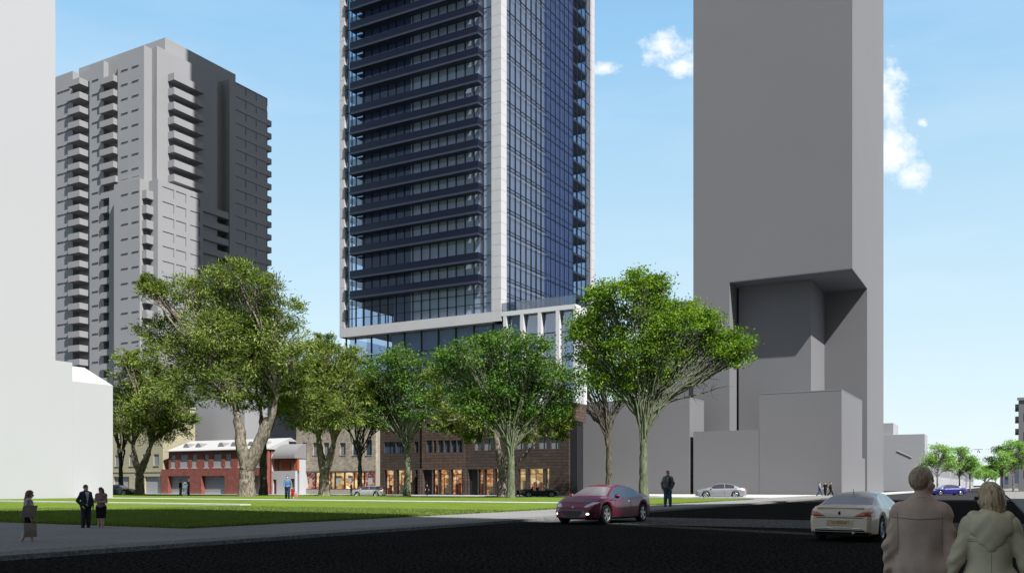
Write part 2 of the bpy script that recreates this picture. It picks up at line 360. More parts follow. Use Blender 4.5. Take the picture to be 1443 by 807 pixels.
# ---------------------------------------------------------------- grey residential tower with balconies
def build_residential():
    f = Frame(203, 1); f.Y = 190; f.X = U(203)*190
    b = bthing('residential_tower', 'tall light grey apartment tower with stacked box balconies, right side in shadow', 'apartment tower', f)
    zt = f.z(65); y1 = f.ty(214); x2 = f.tx(221, y1); yk = lambda px: f.ty(px, x2)
    xl = f.tx(60); xA = f.tx(111)
    D = yk(374)
    step = 20.65*190/F
    # bays of the front, split where the balcony columns cut in
    c1a, c1b, c2a, c2b = f.tx(102.5), f.tx(126), f.tx(146), f.tx(166)
    W_ = M['tower_grey']; zs = f.z(250)
    m = MB(); zl = f.z(97, xA)
    m.box(xl, c1a, 0, 20, 0, zl); m.box(c1a, c1b, 1.6, 20, 0, zl); m.box(c1b, c2a, .01, 20, 0, zt); m.box(c2a, c2b, 1.2, 20, 0, zt+.1); m.box(c2b, 0, 0, y1, 0, zt+.2)
    m.box(c2b, x2-.02, y1, D*.5, 0, zt+.3); obj('front_wall', m, W_, b)
    # side wall and shaded wing
    y310, y321 = yk(306), yk(321)
    m = MB(); m.box(0, x2, y1, y310, 0, zt+.5); m.box(-8, x2-1.8, y310, y321+.1, 0, zt+.45); m.box(-14, x2+.6, y321, D, 0, f.z(112, x2, y321)); obj('side_wall', m, W_, b)
    p = Frame(232.7, 1); xs = x2-2.5
    ya = f.ty(232.7, xs); yb = f.ty(332, xs)
    zp = f.z(53, xs, ya); obj('penthouse', MB().box(f.tx(111, ya), xs, ya, yb, zt-2, zp), W_, b)
    # lower projecting block
    q = -3.2; xq0, xq1, xr = f.tx(160.6, q), f.tx(197, q), f.tx(222.5, q+2.2)
    zq = f.z(248, xr, q); yq = f.ty(286, xr)
    m = MB(); m.box(xq0, xq1, q, y1, 0, zq); m.box(xq1, xr-1.2, q+2.2, yq, 0, zq+.05); m.box(xr-1.21, xr, q+2.2, yq, 0, zq+.1); m.box(xq0-4, xq0+.1, q+1.8, 2, 0, zq-.8); obj('lower_block', m, W_, b)
    bal = M['tower_grey']
    def balcony(x0, x1, y0, y1_, z, hh=1.15):
        m = MB(); t = .14
        m.box(x0, x1, y0, y1_, z, z+.18); m.box(x0, x1, y0, y0+t, z+.18, z+hh)
        m.box(x0, x0+t, y0+t, y1_, z+.18, z+hh); m.box(x1-t, x1, y0+t, y1_, z+.18, z+hh); return obj('balcony', m, bal, b)
    n = 21
    first = {}
    def col(key, x0, x1, y0, y1_, ztop, cnt, hh=1.15, st=step):
        for i in range(cnt):
            if key not in first: first[key] = balcony(x0, x1, y0, y1_, 0, hh); o = first[key]
            else: o = first[key].copy(); link(o, b)
            o.location = (0, 0, ztop-i*st)
    col('a', c1a+.6, c1b-1.2, -1.6, 1.6, f.z(124, c1a, -1.6), 27, 1.35)
    col('b', c2a-.2, c2b-.3, -.9, 1.2, f.z(115.5, c2b), 7, 1.35)
    col('c', c2a-.2, c2b, -.6, 1.2, f.z(115.5, c2b)-7*step, 20, 1.35)
    xc0, xc1 = f.tx(199, q+.2), f.tx(221, q+.2)
    col('d', xq1+.0, xr-1.4, q+.5, q+2.2, f.z(276, xr, q), 14, 1.7)
    ylb0, ylb1 = yk(236.5), f.ty(288, x2+2)
    col('e', x2+.0, x2+2.0, ylb0, ylb1, f.z(112, x2+2, ylb0), 8, 1.5)
    col('f', x2-1.8, x2+.4, yq+.3, y321, f.z(292, x2, yq), 11, 1.5)
    col('g', x2-3.5, x2-.2, D, D+2.3, f.z(176, x2, D+1), 20, 1.35)
    # windows: dark proud lintel and jamb strips standing in for reveal shadows
    wn = 0; rest = MB()
    def win_side(x, y, z, w_=1.9, hh=1.7):
        m = MB(); m.box(x, x+.10, y, y+w_, z+hh, z+hh+.09); m.box(x, x+.10, y+w_-.09, y+w_, z, z+hh); return m
    def win_front(x, y, z, w_=2.2):
        return MB().box(x, x+w_, y-.12, y, z+1.7, z+1.8)
    proto = {}
    def put(key, mk, z):
        if key not in proto: proto[key] = obj('window', mk, M['slab'], b); o = proto[key]
        else: o = proto[key].copy(); link(o, b)
        o.location = (0, 0, z)
    cnt = 0
    for i in range(9):
        z = zq-2.9-i*step
        for k, px in enumerate((229, 248, 268)):
            put(('s', k), win_side(xr, f.ty(px, xr), 0, 2.6 if k else 2.9), z)
        cnt += 3
    for i in range(24):
        z = zt-5.4-i*step
        for k, px in enumerate((171, 186, 130, 81, 90)):
            if i > 7 and k < 2: put(('fl', k), win_front(f.tx(px, q), q, 0), z-0.4)
            elif i <= 7 or k >= 2:
                if k >= 2 and i % 1 == 0 and cnt > 95: continue
                put(('f', k), win_front(f.tx(px), 0.0, 0), z)
            cnt += 1
    m = MB()
    for i in range(24):
        z = f.z(124, x2, y321)-i*step
        for px in (325, 340, 356): y = yk(px)+1; mm = win_side(x2+.6, y, z, 3.2); n0 = len(m.v); m.v += mm.v; m.f += [tuple(a+n0 for a in q_) for q_ in mm.f]
        if i >= 10:
            for px in (130, 81, 90):
                mm = win_front(f.tx(px), 0, zt-5.4-i*step); n0 = len(m.v); m.v += mm.v; m.f += [tuple(a+n0 for a in q_) for q_ in mm.f]
    o = obj('windows', m, M['slab'], b); o['kind'] = 'stuff'
    # podium behind the terraced houses
    fp = Frame(345, 114.6); p = bthing('grey_podium_block', 'plain grey block behind the red brick houses, its right side black with shade', 'building', fp)
    obj('wall', MB().box(-60, 0, 0, 45, 0, fp.z(535)), M['tower_grey'], p)
    obj('parapet', MB().box(-60.1, .1, -.1, 45.1, fp.z(535), fp.z(535)+.5), M['grey'], p)
build_residential()

# ---------------------------------------------------------------- glass tower on its podium
def build_tower():
    f = Frame(706, 108.2)
    b = bthing('glass_tower', 'tall blue glass tower in a pale frame with dark balconies stacked on its left face', 'tower', f)
    D = f.ty(838); xl = f.tx(478.5); zb0, zb1 = f.z(452), f.z(438); TOP = 215; s = 30.9*f.at()[1]/F
    xg1 = f.tx(692.5); xg0 = f.tx(485.5); yg0 = f.ty(714); yg1 = f.ty(833.3); rc = .35
    P = M['pier']
    # frame piers with thin panel joints
    def pier(x0, x1, y0, y1):
        m = MB(); z = zb0; k = 0
        while z < TOP:
            z2 = min(z+s*.5, TOP); m.box(x0, x1, y0, y1, z+.02, z2-.02); z = z2
        m.box(x0+.03, x1-.03, y0+.03, y1-.03, zb0, TOP); return m
    obj('corner_pier', pier(xg1, 0, 0, yg0), P, b); obj('left_pier', pier(xl, xg0, 0, 1.4), P, b); obj('right_pier', pier(-1.2, 0, yg1, D), P, b)
    obj('left_rear_pier', pier(xl, xl+1.2, D-1.4, D), P, b)
    obj('frame_beam', MB().box(xl, -.001, .01, 3, zb0, zb1+.02), P, b)
    obj('side_beam', MB().box(-1, -.01, 3, D-.1, zb0+.3, zb1), P, b)
    fl = []; z = f.z(398.4+10, xg1); k = 0; gaps = []
    z0 = f.z(400, f.tx(680))                     # underside level of the lowest balcony
    lev = z0; tall = {1: 1.2, 9: 1.2, 10: 1.0}
    i = 0
    while lev < TOP: fl.append(lev); lev += s*tall.get(i, 1.0); i += 1
    low = [zb1-.1, zb1+ (z0-zb1)*.0]
    slabs = MB()
    slabs.box(xl+.4, -.4, .6, D-.4, zb1-.35, zb1-.02)
    for z in fl: slabs.box(xl+.45, -.85, 1.0, D-.45, z-.12, z+.22)
    o = obj('floor_slabs', slabs, M['slab'], b)
    # inner walls: pale at the near corner, shade and reflection painted navy elsewhere
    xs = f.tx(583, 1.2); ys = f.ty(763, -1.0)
    m = MB(); m.box(xs, -.55, rc+.2, ys, zb1, TOP-1); obj('inner_room_wall', m, M['core'], b); obj('brightening_panel', MB().box(xs, -.6, rc+.14, rc+.19, zb1, TOP-1), M['bright_panel'], b)  # white panel added behind the front glass to brighten the balcony-shaded zone
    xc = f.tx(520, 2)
    m = MB(); m.box(xc, xs-.01, .95, D-8, zb1+4.5, TOP-1); m.box(xs, -.8, ys+.01, D-7.0, zb1, TOP-1); m.box(xc+5.5, xs-.012, .97, D-8, zb1, zb1+4.5); obj('shade_painted_core', m, M['core_shade'], b)
    # mullions and transoms
    mu = MB(); n = 17; px0, px1 = 502, 681
    xs_ = [f.tx(p, rc) for p in (490.5, 496)]+[f.tx(502, rc)+(f.tx(681, rc)-f.tx(502, rc))*k/15 for k in range(16)]
    for x in xs_: mu.box(x-.05, x+.05, rc-.08, rc+.1, zb1, TOP)
    nb = 18
    for k in range(nb+1):
        y = yg0+(yg1-yg0)*k/nb; mu.box(-rc-.10, -rc+.06, y-.045, y+.045, zb1, TOP)
    for k in range(16): y = 1.5+(D-3)*k/15; mu.box(xl+.3, xl+.5, y-.06, y+.06, zb1, TOP)
    for k in range(14): x = xl+1.2+(-xl-2.4)*k/13; mu.box(x-.06, x+.06, D-.5, D-.3, zb1, TOP)
    obj('mullions', mu, M['dark_metal'], b)
    tr = MB(); lt = MB()
    allz = [zb1+1.4, zb1+2.9]+[z+1.0 for z in fl]
    for z in allz:
        tr.box(-rc-.02, -rc+.10, yg0, yg1, z-.035, z+.035); tr.box(xg0, xg1, rc-.08, rc+.02, z-.03, z+.03)
    for z in fl: lt.box(-rc-.02, -rc+.03, yg0, yg0+(yg1-yg0)*.45, z+.20, z+.25); lt.box(xg1-1.0, xg1, rc-.03, rc+.02, z+.1, z+.16)
    obj('transoms', tr, M['dark_metal'], b); obj('spandrel_lines', lt, M['transom'], b)
    # glass skins
    G = M['cw_glass']
    obj('front_glazing', MB().quad((xg0, rc, zb1), (xg1, rc, zb1), (xg1, rc, TOP), (xg0, rc, TOP)), M['front_glass'], b, fix=False)
    obj('side_glazing', MB().quad((-rc, yg0, zb1), (-rc, yg1, zb1), (-rc, yg1, TOP), (-rc, yg0, TOP)), G, b, fix=False)
    obj('rear_glazing', MB().quad((-1, D-.4, zb1), (xl+1, D-.4, zb1), (xl+1, D-.4, TOP), (-1, D-.4, TOP)), G, b, fix=False)
    obj('left_glazing', MB().quad((xl+.4, D-1, zb1), (xl+.4, 1.3, zb1), (xl+.4, 1.3, TOP), (xl+.4, D-1, TOP)), G, b, fix=False)
    obj('roof_slab', MB().box(xl, 0, 0, D, TOP, TOP+1), P, b)
    # balconies
    x0, x1 = f.tx(492.5, -1.05), f.tx(673.6, -1.05)
    first = None; rail0 = None
    for k, z in enumerate(fl):
        if z > 86: break
        if first is None:
            m = MB().box(x0, x1, -1.05, rc-.13, 0, .30); first = o = obj('balcony', m, M['navy_edge'], b)
            t = .05; m = MB(); hh = 1.25
            m.box(x0+.04, x1-.04, -1.02, -1.02+t, .30, hh); m.box(x1-.04-t, x1-.04, -1.02+t, rc-.14, .30, hh); m.box(x0+.04, x0+.04+t, -1.02+t, rc-.14, .30, hh)
            rail0 = obj('balustrade', m, M['navy'], o)
        else:
            o = first.copy(); link(o, b); r = rail0.copy(); link(r, o)
        o.location = (0, 0, z)
    # ---- podium: glazed middle storeys, white frame to the right, brown brick shops below
    zbr = f.z(572); xR = f.tx(811); xe = f.tx(813); dR = f.ty(827, xR)
    ip = 1.2
    xm = [f.tx(p, ip) for p in (488, 501, 523.5, 546.5, 570, 594, 618, 642.5, 668, 695)]
    m = MB()
    for x in xm: m.box(x-.09, x+.09, ip-.1, ip+.14, zbr, zb0)
    for z in (zb0-3.0, zb0-6.2): m.box(xl+1, -.6, ip-.05, ip+.05, z-.05, z+.05)
    obj('podium_mullions', m, M['dark_metal'], b)
    obj('podium_glazing', MB().quad((xl+1, ip, zbr), (-.5, ip, zbr), (-.5, ip, zb0), (xl+1, ip, zb0)), M['cw_glass2'], b, fix=False)
    obj('podium_side_glazing', MB().quad((xl+1.01, ip+.1, zbr), (xl+1.01, 26, zbr), (xl+1.01, 26, zb0), (xl+1.01, ip+.1, zb0)), M['cw_glass2'], b, fix=False)
    obj('podium_rear_glazing', MB().quad((xl+1.2, 26, zbr), (-1, 26, zbr), (-1, 26, zb0), (xl+1.2, 26, zb0)), M['cw_glass2'], b, fix=False)
    m = MB(); zm = (zb0+zbr)/2-.3; m.box(xl+1.3, -.8, ip+.3, 25.5, zm, zm+.35); obj('podium_floor', m, M['slab'], b); obj('podium_inner_wall', MB().box(xl+9, -1, ip+.3, 22, zbr, zb0-.02), M['podium_wall'], b)
    # white frame to the right of the tower
    zt2 = zb1-.15
    cols = [(f.tx(709), f.tx(713.5)), (f.tx(733), f.tx(737.5)), (f.tx(757.5), f.tx(762.5)), (f.tx(783), f.tx(788)), (f.tx(808), xR)]
    for x0_, x1_ in cols: obj('white_column', MB().box(x0_, x1_, .02, .7, zbr, zt2-.6), M['frame_white'], b)
    m = MB().box(.02, xR+.001, .01, .72, zt2-.61, zt2); m.box(xR-.7, xR+.002, .73, dR, zt2-1.6, zt2); m.box(xR-.7, xR+.002, dR-1, dR, zbr, zt2-1.6)
    obj('white_beam', m, M['frame_white'], b)
    m = MB(); m.quad((.3, .8, zbr), (xR-.3, .8, zbr), (xR-.3, .8, zt2), (.3, .8, zt2)); obj('terrace_storey_glazing', m, M['cw_glass2'], b, fix=False)
    obj('terrace_storey_wall', MB().box(.4, xR-.8, 1.1, dR-.1, zbr, zt2-.1), M['podium_wall'], b)
    m = MB()
    for z in (zt2-3.4, zt2-6.8): m.box(.1, xR-.2, .72, .79, z-.06, z+.06)
    obj('terrace_transoms', m, M['dark_metal'], b)
    hr = 1.25; m = MB(); m.box(.05, xR, .1, .14, zt2, zt2+hr); m.box(xR-.04, xR, .14, dR, zt2, zt2+hr); obj('terrace_balustrade', m, M['rail_glass'], b)
    obj('terrace_floor', MB().box(.05, xR-.1, .75, dR, zt2-.3, zt2-.02), M['slab'], b)
    # brick storeys
    BR, B2 = M['dark_brick'], M['dark_brick2']
    xa, xb, xc_, xd = f.tx(530.5), f.tx(594.5), f.tx(655), f.tx(801)
    zg = f.z(659, 0)                            # top of the shop storey
    fy = .0
    def X(px): return f.tx(px)
    def Z(py, px=660): return f.z(py, f.tx(px))
    # facade as cells: solid wall minus openings
    def wall_with_holes(x0, x1, z0, z1, holes, y0, y1, mt, name='brick_wall'):
        xs = sorted({x0, x1, *[h[0] for h in holes], *[h[1] for h in holes]}); zs = sorted({z0, z1, *[h[2] for h in holes], *[h[3] for h in holes]})
        m = MB()
        for i in range(len(xs)-1):
            j = 0
            while j < len(zs)-1:
                cx, cz = (xs[i]+xs[i+1])/2, (zs[j]+zs[j+1])/2
                if any(h[0] < cx < h[1] and h[2] < cz < h[3] for h in holes): j += 1; continue
                k = j
                while k+1 < len(zs)-1 and not any(h[0] < cx < h[1] and h[2] < (zs[k+1]+zs[k+2])/2 < h[3] for h in holes): k += 1
                m.box(xs[i], xs[i+1], y0, y1, zs[j], zs[k+1]); j = k+1
        return obj(name, m, mt, b)
    zgt, zgb = 3.8, .25
    segs = [
      (xa, xb, BR, .25, [(540, 555.5, 622.5, 638), (556.8, 568, 622.5, 638), (583, 588, 622, 637)], [(540, 553), (557, 570), (572.5, 579)], [(583.7, 594)]),
      (xb, xc_, B2, .0, [(601, 608.7, 620, 637), (610.5, 614.5, 620, 637), (617, 624.5, 620, 637), (626.3, 634, 620, 637), (635.5, 643, 620, 637), (644, 651.5, 620, 637),
                         (601, 609, 597, 609), (611, 617, 597, 609), (625, 632, 597, 609), (640, 648, 597, 609)], [(609.5, 617), (618.2, 632), (635, 650.5)], [(595.6, 608.7)]),
      (xc_, xd, BR, .12, [(668, 679.5, 618, 634), (681.5, 694, 618, 634), (727, 740.5, 616.5, 632.5), (742.6, 757, 616.5, 632.5), (758.7, 773.5, 616, 632), (775.8, 790, 616, 632)],
       [(673, 680), (681.7, 694), (696.6, 708), (729.5, 740), (743.5, 764.5), (767.6, 773.5)], [(658.7, 672.5)])]
    for si, (x0, x1, mt, y, wins, shops, doors) in enumerate(segs):
        holes = []
        for (p0, p1, q0, q1) in wins: holes.append((X(p0), X(p1), f.z(q1, X(p0)), f.z(q0, X(p0))))
        for (p0, p1) in shops: holes.append((X(p0), X(p1), zgb, zgt))
        for (p0, p1) in doors: holes.append((X(p0), X(p1), .02, zgt))
        wall_with_holes(x0, x1, 0.01, zbr-.01, holes, y, y+.6, mt)
        for (p0, p1, q0, q1) in wins:
            w_ = obj('window', MB().box(X(p0), X(p1), y+.25, y+.3, f.z(q1, X(p0)), f.z(q0, X(p0))), M['win_blue'] if si < 2 else M['win_grey'], b)
            xm_ = (X(p0)+X(p1))/2; obj('frame', MB().box(xm_-.04, xm_+.04, y+.18, y+.249, f.z(q1, X(p0)), f.z(q0, X(p0))), M['dark_metal'], w_)
        for k, (p0, p1) in enumerate(shops):
            x0_, x1_ = X(p0), X(p1)
            sh = obj('shop_window', MB().box(x0_, x1_, y+.75, y+.8, zgb, zgt), M['shop_b'] if si == 2 and k > 2 else M['shop_a'], b)
            fr = MB(); fr.box(x0_, x0_+.09, y+.15, y+.25, zgb, zgt); fr.box(x1_-.09, x1_, y+.15, y+.25, zgb, zgt); fr.box(x0_+.09, x1_-.09, y+.15, y+.25, zgt-.75, zgt-.67)
            if x1_-x0_ > 1.6: fr.box((x0_+x1_)/2-.04, (x0_+x1_)/2+.04, y+.15, y+.25, zgb, zgt-.75)
            obj('frame', fr, M['dark_metal'], sh)
            obj('pane', MB().quad((x0_+.09, y+.2, zgb), (x1_-.09, y+.2, zgb), (x1_-.09, y+.2, zgt), (x0_+.09, y+.2, zgt)), M['shop_glass'], sh, fix=False)
            ds = MB()
            for q in range(2):
                xx = x0_+.25+(x1_-x0_-.8)*rng.random(); ds.box(xx, xx+.35, y+.4, y+.7, zgb, zgb+.9+rng.random())
            obj('display_stand', ds, M['cream'] if k % 2 else M['orange'], sh)
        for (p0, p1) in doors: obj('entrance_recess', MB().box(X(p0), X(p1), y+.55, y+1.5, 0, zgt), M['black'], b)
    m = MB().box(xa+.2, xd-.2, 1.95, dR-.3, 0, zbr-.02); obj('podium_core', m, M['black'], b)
    obj('dividing_fin', MB().box(xb-.5, xb-.05, -.35, .24, 0, zg), BR, b); obj('dividing_fin', MB().box(xc_-.2, xc_+.25, -.35, .11, 0, zg), BR, b)
    obj('painted_shade_panel', MB().box(xd-.3, xe-.2, .9, f.ty(813.5, xe-.2), 0, f.z(597)), M['black'], b)  # black panel paints in the shade on the podium's right side
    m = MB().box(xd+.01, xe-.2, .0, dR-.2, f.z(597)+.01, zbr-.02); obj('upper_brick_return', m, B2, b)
    obj('rear_mass', MB().box(xa-14, -.6, 12.1, D, 0, zbr-.05), M['black'], b)  # coloured black to carry on the painted shade beside the podium
build_tower()

# ---------------------------------------------------------------- stone fronted shops
def cells(x0, x1, z0, z1, holes, y0, y1):
    xs = sorted({x0, x1, *[h[0] for h in holes], *[h[1] for h in holes]}); zs = sorted({z0, z1, *[h[2] for h in holes], *[h[3] for h in holes]}); m = MB()
    for i in range(len(xs)-1):
        j = 0
        while j < len(zs)-1:
            cx = (xs[i]+xs[i+1])/2; hit = lambda a: any(h[0] < cx < h[1] and h[2] < (zs[a]+zs[a+1])/2 < h[3] for h in holes)
            if hit(j): j += 1; continue
            k = j
            while k+1 < len(zs)-1 and not hit(k+1): k += 1
            m.box(xs[i], xs[i+1], y0, y1, zs[j], zs[k+1]); j = k+1
    return m
def build_stone():
    f = Frame(529.5, 107.4); b = bthing('stone_building', 'pale stone two storey building with a long row of lit shop windows', 'building', f)
    X = f.tx; x0 = X(417.5); zt = f.z(588)
    wins = [(426, 432.6, 623.5, 641), (441, 448, 623.5, 641), (456, 463.5, 623.5, 641), (479, 487, 623.5, 641), (496.5, 505, 619.5, 641), (515, 524, 619.5, 641)]
    hs = [(X(a), X(c), f.z(e, X(a)), f.z(d, X(a))) for a, c, d, e in wins]
    zm = f.z(663, X(480)); z1 = f.z(664.5, X(480)); z0 = f.z(689, X(480))
    obj('upper_wall', cells(x0, 0, zm, zt, hs, 0, .5), M['stone'], b)
    obj('side_wall', MB().box(x0+.02, -.01, .52, 12, 0, zt-.1), M['stone_plain'], b)
    shops = [430, 443.8, 453, 465.5, 471.5, 484.8, 498.2, 512.5, 528.3]
    dx0, dx1 = X(421), X(427.5)
    obj('ground_wall', cells(x0, 0, 0, zm-.003, [(X(430), X(528.3), z0, z1), (dx0, dx1, .05, z1)], .04, .5), M['stone_plain'], b)
    obj('entrance_recess', MB().box(dx0, dx1, .38, .505, 0, z1), M['core_dark'], b)
    for i, (xa, xb, za, zb) in enumerate(hs):
        w = obj('window', MB().box(xa, xb, .22, .26, za, zb), M['win_blue'] if i > 3 else M['win_grey'], b); obj('sill', MB().box(xa-.05, xb+.05, -.06, .2, za-.1, za), M['stone_plain'], w)
    for i in range(len(shops)-1):
        xa, xb = X(shops[i]), X(shops[i+1])
        s = obj('shop_window', MB().box(xa+.05, xb-.05, .44, .5, z0, z1), M['shop_c'] if i in (0, 7) else (M['shop_b'] if i in (3, 4) else M['shop_a']), b)
        fr = MB(); fr.box(xa, xa+.1, .1, .22, z0, z1); fr.box(xb-.1, xb, .1, .22, z0, z1); fr.box(xa+.1, xb-.1, .1, .22, z1-.1, z1); fr.box(xa+.1, xb-.1, .1, .22, z0, z0+.1)
        obj('frame', fr, M['dark_metal'], s)
        obj('poster', MB().box(xa+.5, xa+1.1+.3*(i % 2), .36, .39, z0+.5+(i % 3)*.3, z1-.6), M['offwhite'] if i % 2 else M['cream'], s)
    obj('roof', MB().box(x0-.05, .05, -.05, 12, zt, zt+.25), M['stone_plain'], b)
build_stone()

# ---------------------------------------------------------------- terraced houses
def build_red():
    f = Frame(377, 104); b = bthing('red_brick_house', 'red brick terrace with white dormered roof and grey garage doors', 'house', f)
    X = f.tx; x0, x0u = X(230), X(237.7); Zf = lambda py: f.z(py, X(300))
    ze = Zf(634.5); zm = Zf(660); zg = Zf(670); oy = .45
    gar = [(239.6, 270.3), (286.6, 319.5), (355, 368)]
    obj('ground_wall', cells(x0, 0, 0, zm, [(X(a), X(c), .03, zg) for a, c in gar], -oy, .5), M['red_brick'], b)
    wins = [(240.8, 247), (253.5, 264.5), (270.4, 277.2), (287.7, 294.2), (300.6, 312), (317, 325.3), (335, 339.5), (360, 365.5)]
    zw0, zw1 = Zf(659.3), Zf(639.3)
    obj('upper_wall', cells(x0u, 0, zm+.003, ze, [(X(a), X(c), zw0, zw1) for a, c in wins], 0, .5), M['red_brick'], b)
    obj('rear_wall', MB().box(x0u+.02, -.02, .8, 9.4, 0, ze-.05), M['red_brick'], b)
    for a, c in gar:
        m = MB(); xa, xc = X(a), X(c); m.box(xa, xc, .3, .4, .02, zg)
        g = obj('garage_door', m, M['garage'], b); ln = MB()
        for k in range(1, 5): ln.box(xa+.02, xc-.02, .28, .299, zg*k/5-.012, zg*k/5+.012)
        obj('panel_joints', ln, M['slab'], g)
    for a, c in wins:
        w = obj('window', MB().box(X(a), X(c), .12, .2, zw0, zw1), M['garage'], b); obj('sill', MB().box(X(a)-.08, X(c)+.05, -.12, .1, zw0-.0, zw0+.12), M['offwhite'], w)
    # roof and dormers
    zr = ze+1.9; dp = 5.0
    m = MB().extr([(-.35, ze), (-.35, ze+.12), (dp, zr+.12), (9.8, ze+.12), (9.8, ze)], 'x', x0u-.3, .25); rf = obj('roof', m, M['offwhite'], b)
    for px in (254, 271, 303, 321, 345, 362):
        xd = X(px); w_ = 1.5; m = MB(); y0 = 1.2; zb = ze+.1+(y0+.35)/(dp+.35)*1.9
        n = 8; prof = [(xd-w_/2+w_*k/n, zb+.75*math.sin(math.pi*k/n)**.7) for k in range(n+1)]
        V0 = [(x, y0, z) for x, z in prof]; V1 = [(x, y0+.1+(z-zb)/1.9*(dp+.35)+.3, z) for x, z in prof]
        nn = len(m.v); m.v += V0+V1
        for k in range(n): m.f.append((nn+k, nn+k+1, nn+n+2+k, nn+n+1+k))
        m.f.append(tuple(nn+k for k in range(n, -1, -1))); obj('dormer', m, M['grey2'], rf)
    obj('gutter', MB().box(x0u-.3, .25, -.47, -.355, ze-.02, ze+.1), M['garage'], rf)
build_red()
def build_cream():
    f = Frame(229.5, 104); b = bthing('cream_house', 'cream rendered house with grey garages, partly hidden by the left tree', 'house', f)
    X = f.tx; x0 = X(120); zt = f.z(572); Zf = lambda py: f.z(py, X(200))
    gar = [(160, 182), (204, 224)]; wins = [(162, 171), (182, 191), (201, 208), (216.5, 224)]
    hs = [(X(a), X(c), .03, Zf(671)) for a, c in gar]+[(X(a), X(c), Zf(656), Zf(640)) for a, c in wins]
    obj('front_wall', cells(x0, 0, 0, zt, hs, 0, .5), M['cream'], b); obj('side_wall', MB().box(x0, -.01, .51, f.ty(275), 0, zt-.02), M['cream'], b)
    for a, c in gar: g = obj('garage_door', MB().box(X(a), X(c), .3, .4, .02, Zf(671)), M['garage'], b)
    for a, c in wins: w = obj('window', MB().box(X(a), X(c), .15, .22, Zf(656), Zf(640)), M['win_grey'], b); obj('sill', MB().box(X(a)-.05, X(c)+.05, -.1, .14, Zf(656)-.08, Zf(656)+.03), M['cream'], w)
    obj('roof', MB().box(x0-.2, .2, -.2, f.ty(275)+.2, zt, zt+.35), M['offwhite'], b)
    obj('string_course', MB().box(x0, .05, -.08, -.001, Zf(665), Zf(663)), M['cream'], b)
build_cream()
def build_orange():
    f = Frame(416, 105); b = bthing('vaulted_roof_house', 'small white house with orange upper storey under a curved grey roof', 'house', f)
    X = f.tx; x0 = X(379); Z = lambda py: f.z(py, X(398)); zm, ze = Z(663), Z(645.5)
    obj('ground_wall', cells(x0, 0, 0, zm, [(X(384.5), X(389.5), .03, Z(675)), (X(409.5), X(415), .03, Z(674))], 0, .5), M['white'], b)
    obj('door', MB().box(X(384.5), X(389.5), .25, .33, 0, Z(675)), M['red_brick'], b)
    g = obj('garage_door', MB().box(X(409.5), X(415), .25, .33, 0, Z(674)), M['slab'], b)
    obj('upper_wall', cells(X(383.5), 0, zm+.003, ze, [(X(388), X(393.5), zm+.1, Z(649)), (X(405.5), X(411), zm+.1, Z(649))], .5, .9), M['orange'], b)
    for a, c in ((388, 393.5), (405.5, 411)): obj('window', MB().box(X(a), X(c), .7, .75, zm+.1, Z(649)), M['win_grey'], b)
    obj('side_fin', MB().box(x0, X(383.4), .0, .9, zm+.004, ze), M['white'], b)
    obj('rear_wall', MB().box(x0+.05, -.02, .95, 9, 0, ze-.02), M['white'], b)
    prof = [(-.3, ze)]+[(-.3+3.4*(1-math.cos(math.pi/2*k/10)), ze+.1+2.3*math.sin(math.pi/2*k/10)) for k in range(11)]+[(9, ze+2.3), (9, ze)]
    obj('roof', MB().extr(prof, 'x', X(386), .1), M['grey2'], b)
    prof = [(-.2, ze)]+[(-.2+2.2*(1-math.cos(math.pi/2*k/8)), ze+.1+1.2*math.sin(math.pi/2*k/8)) for k in range(9)]+[(9, ze+1.2), (9, ze)]
    obj('lean_to_roof', MB().extr(prof, 'x', x0, X(386)-.01), M['offwhite'], b)
build_orange()

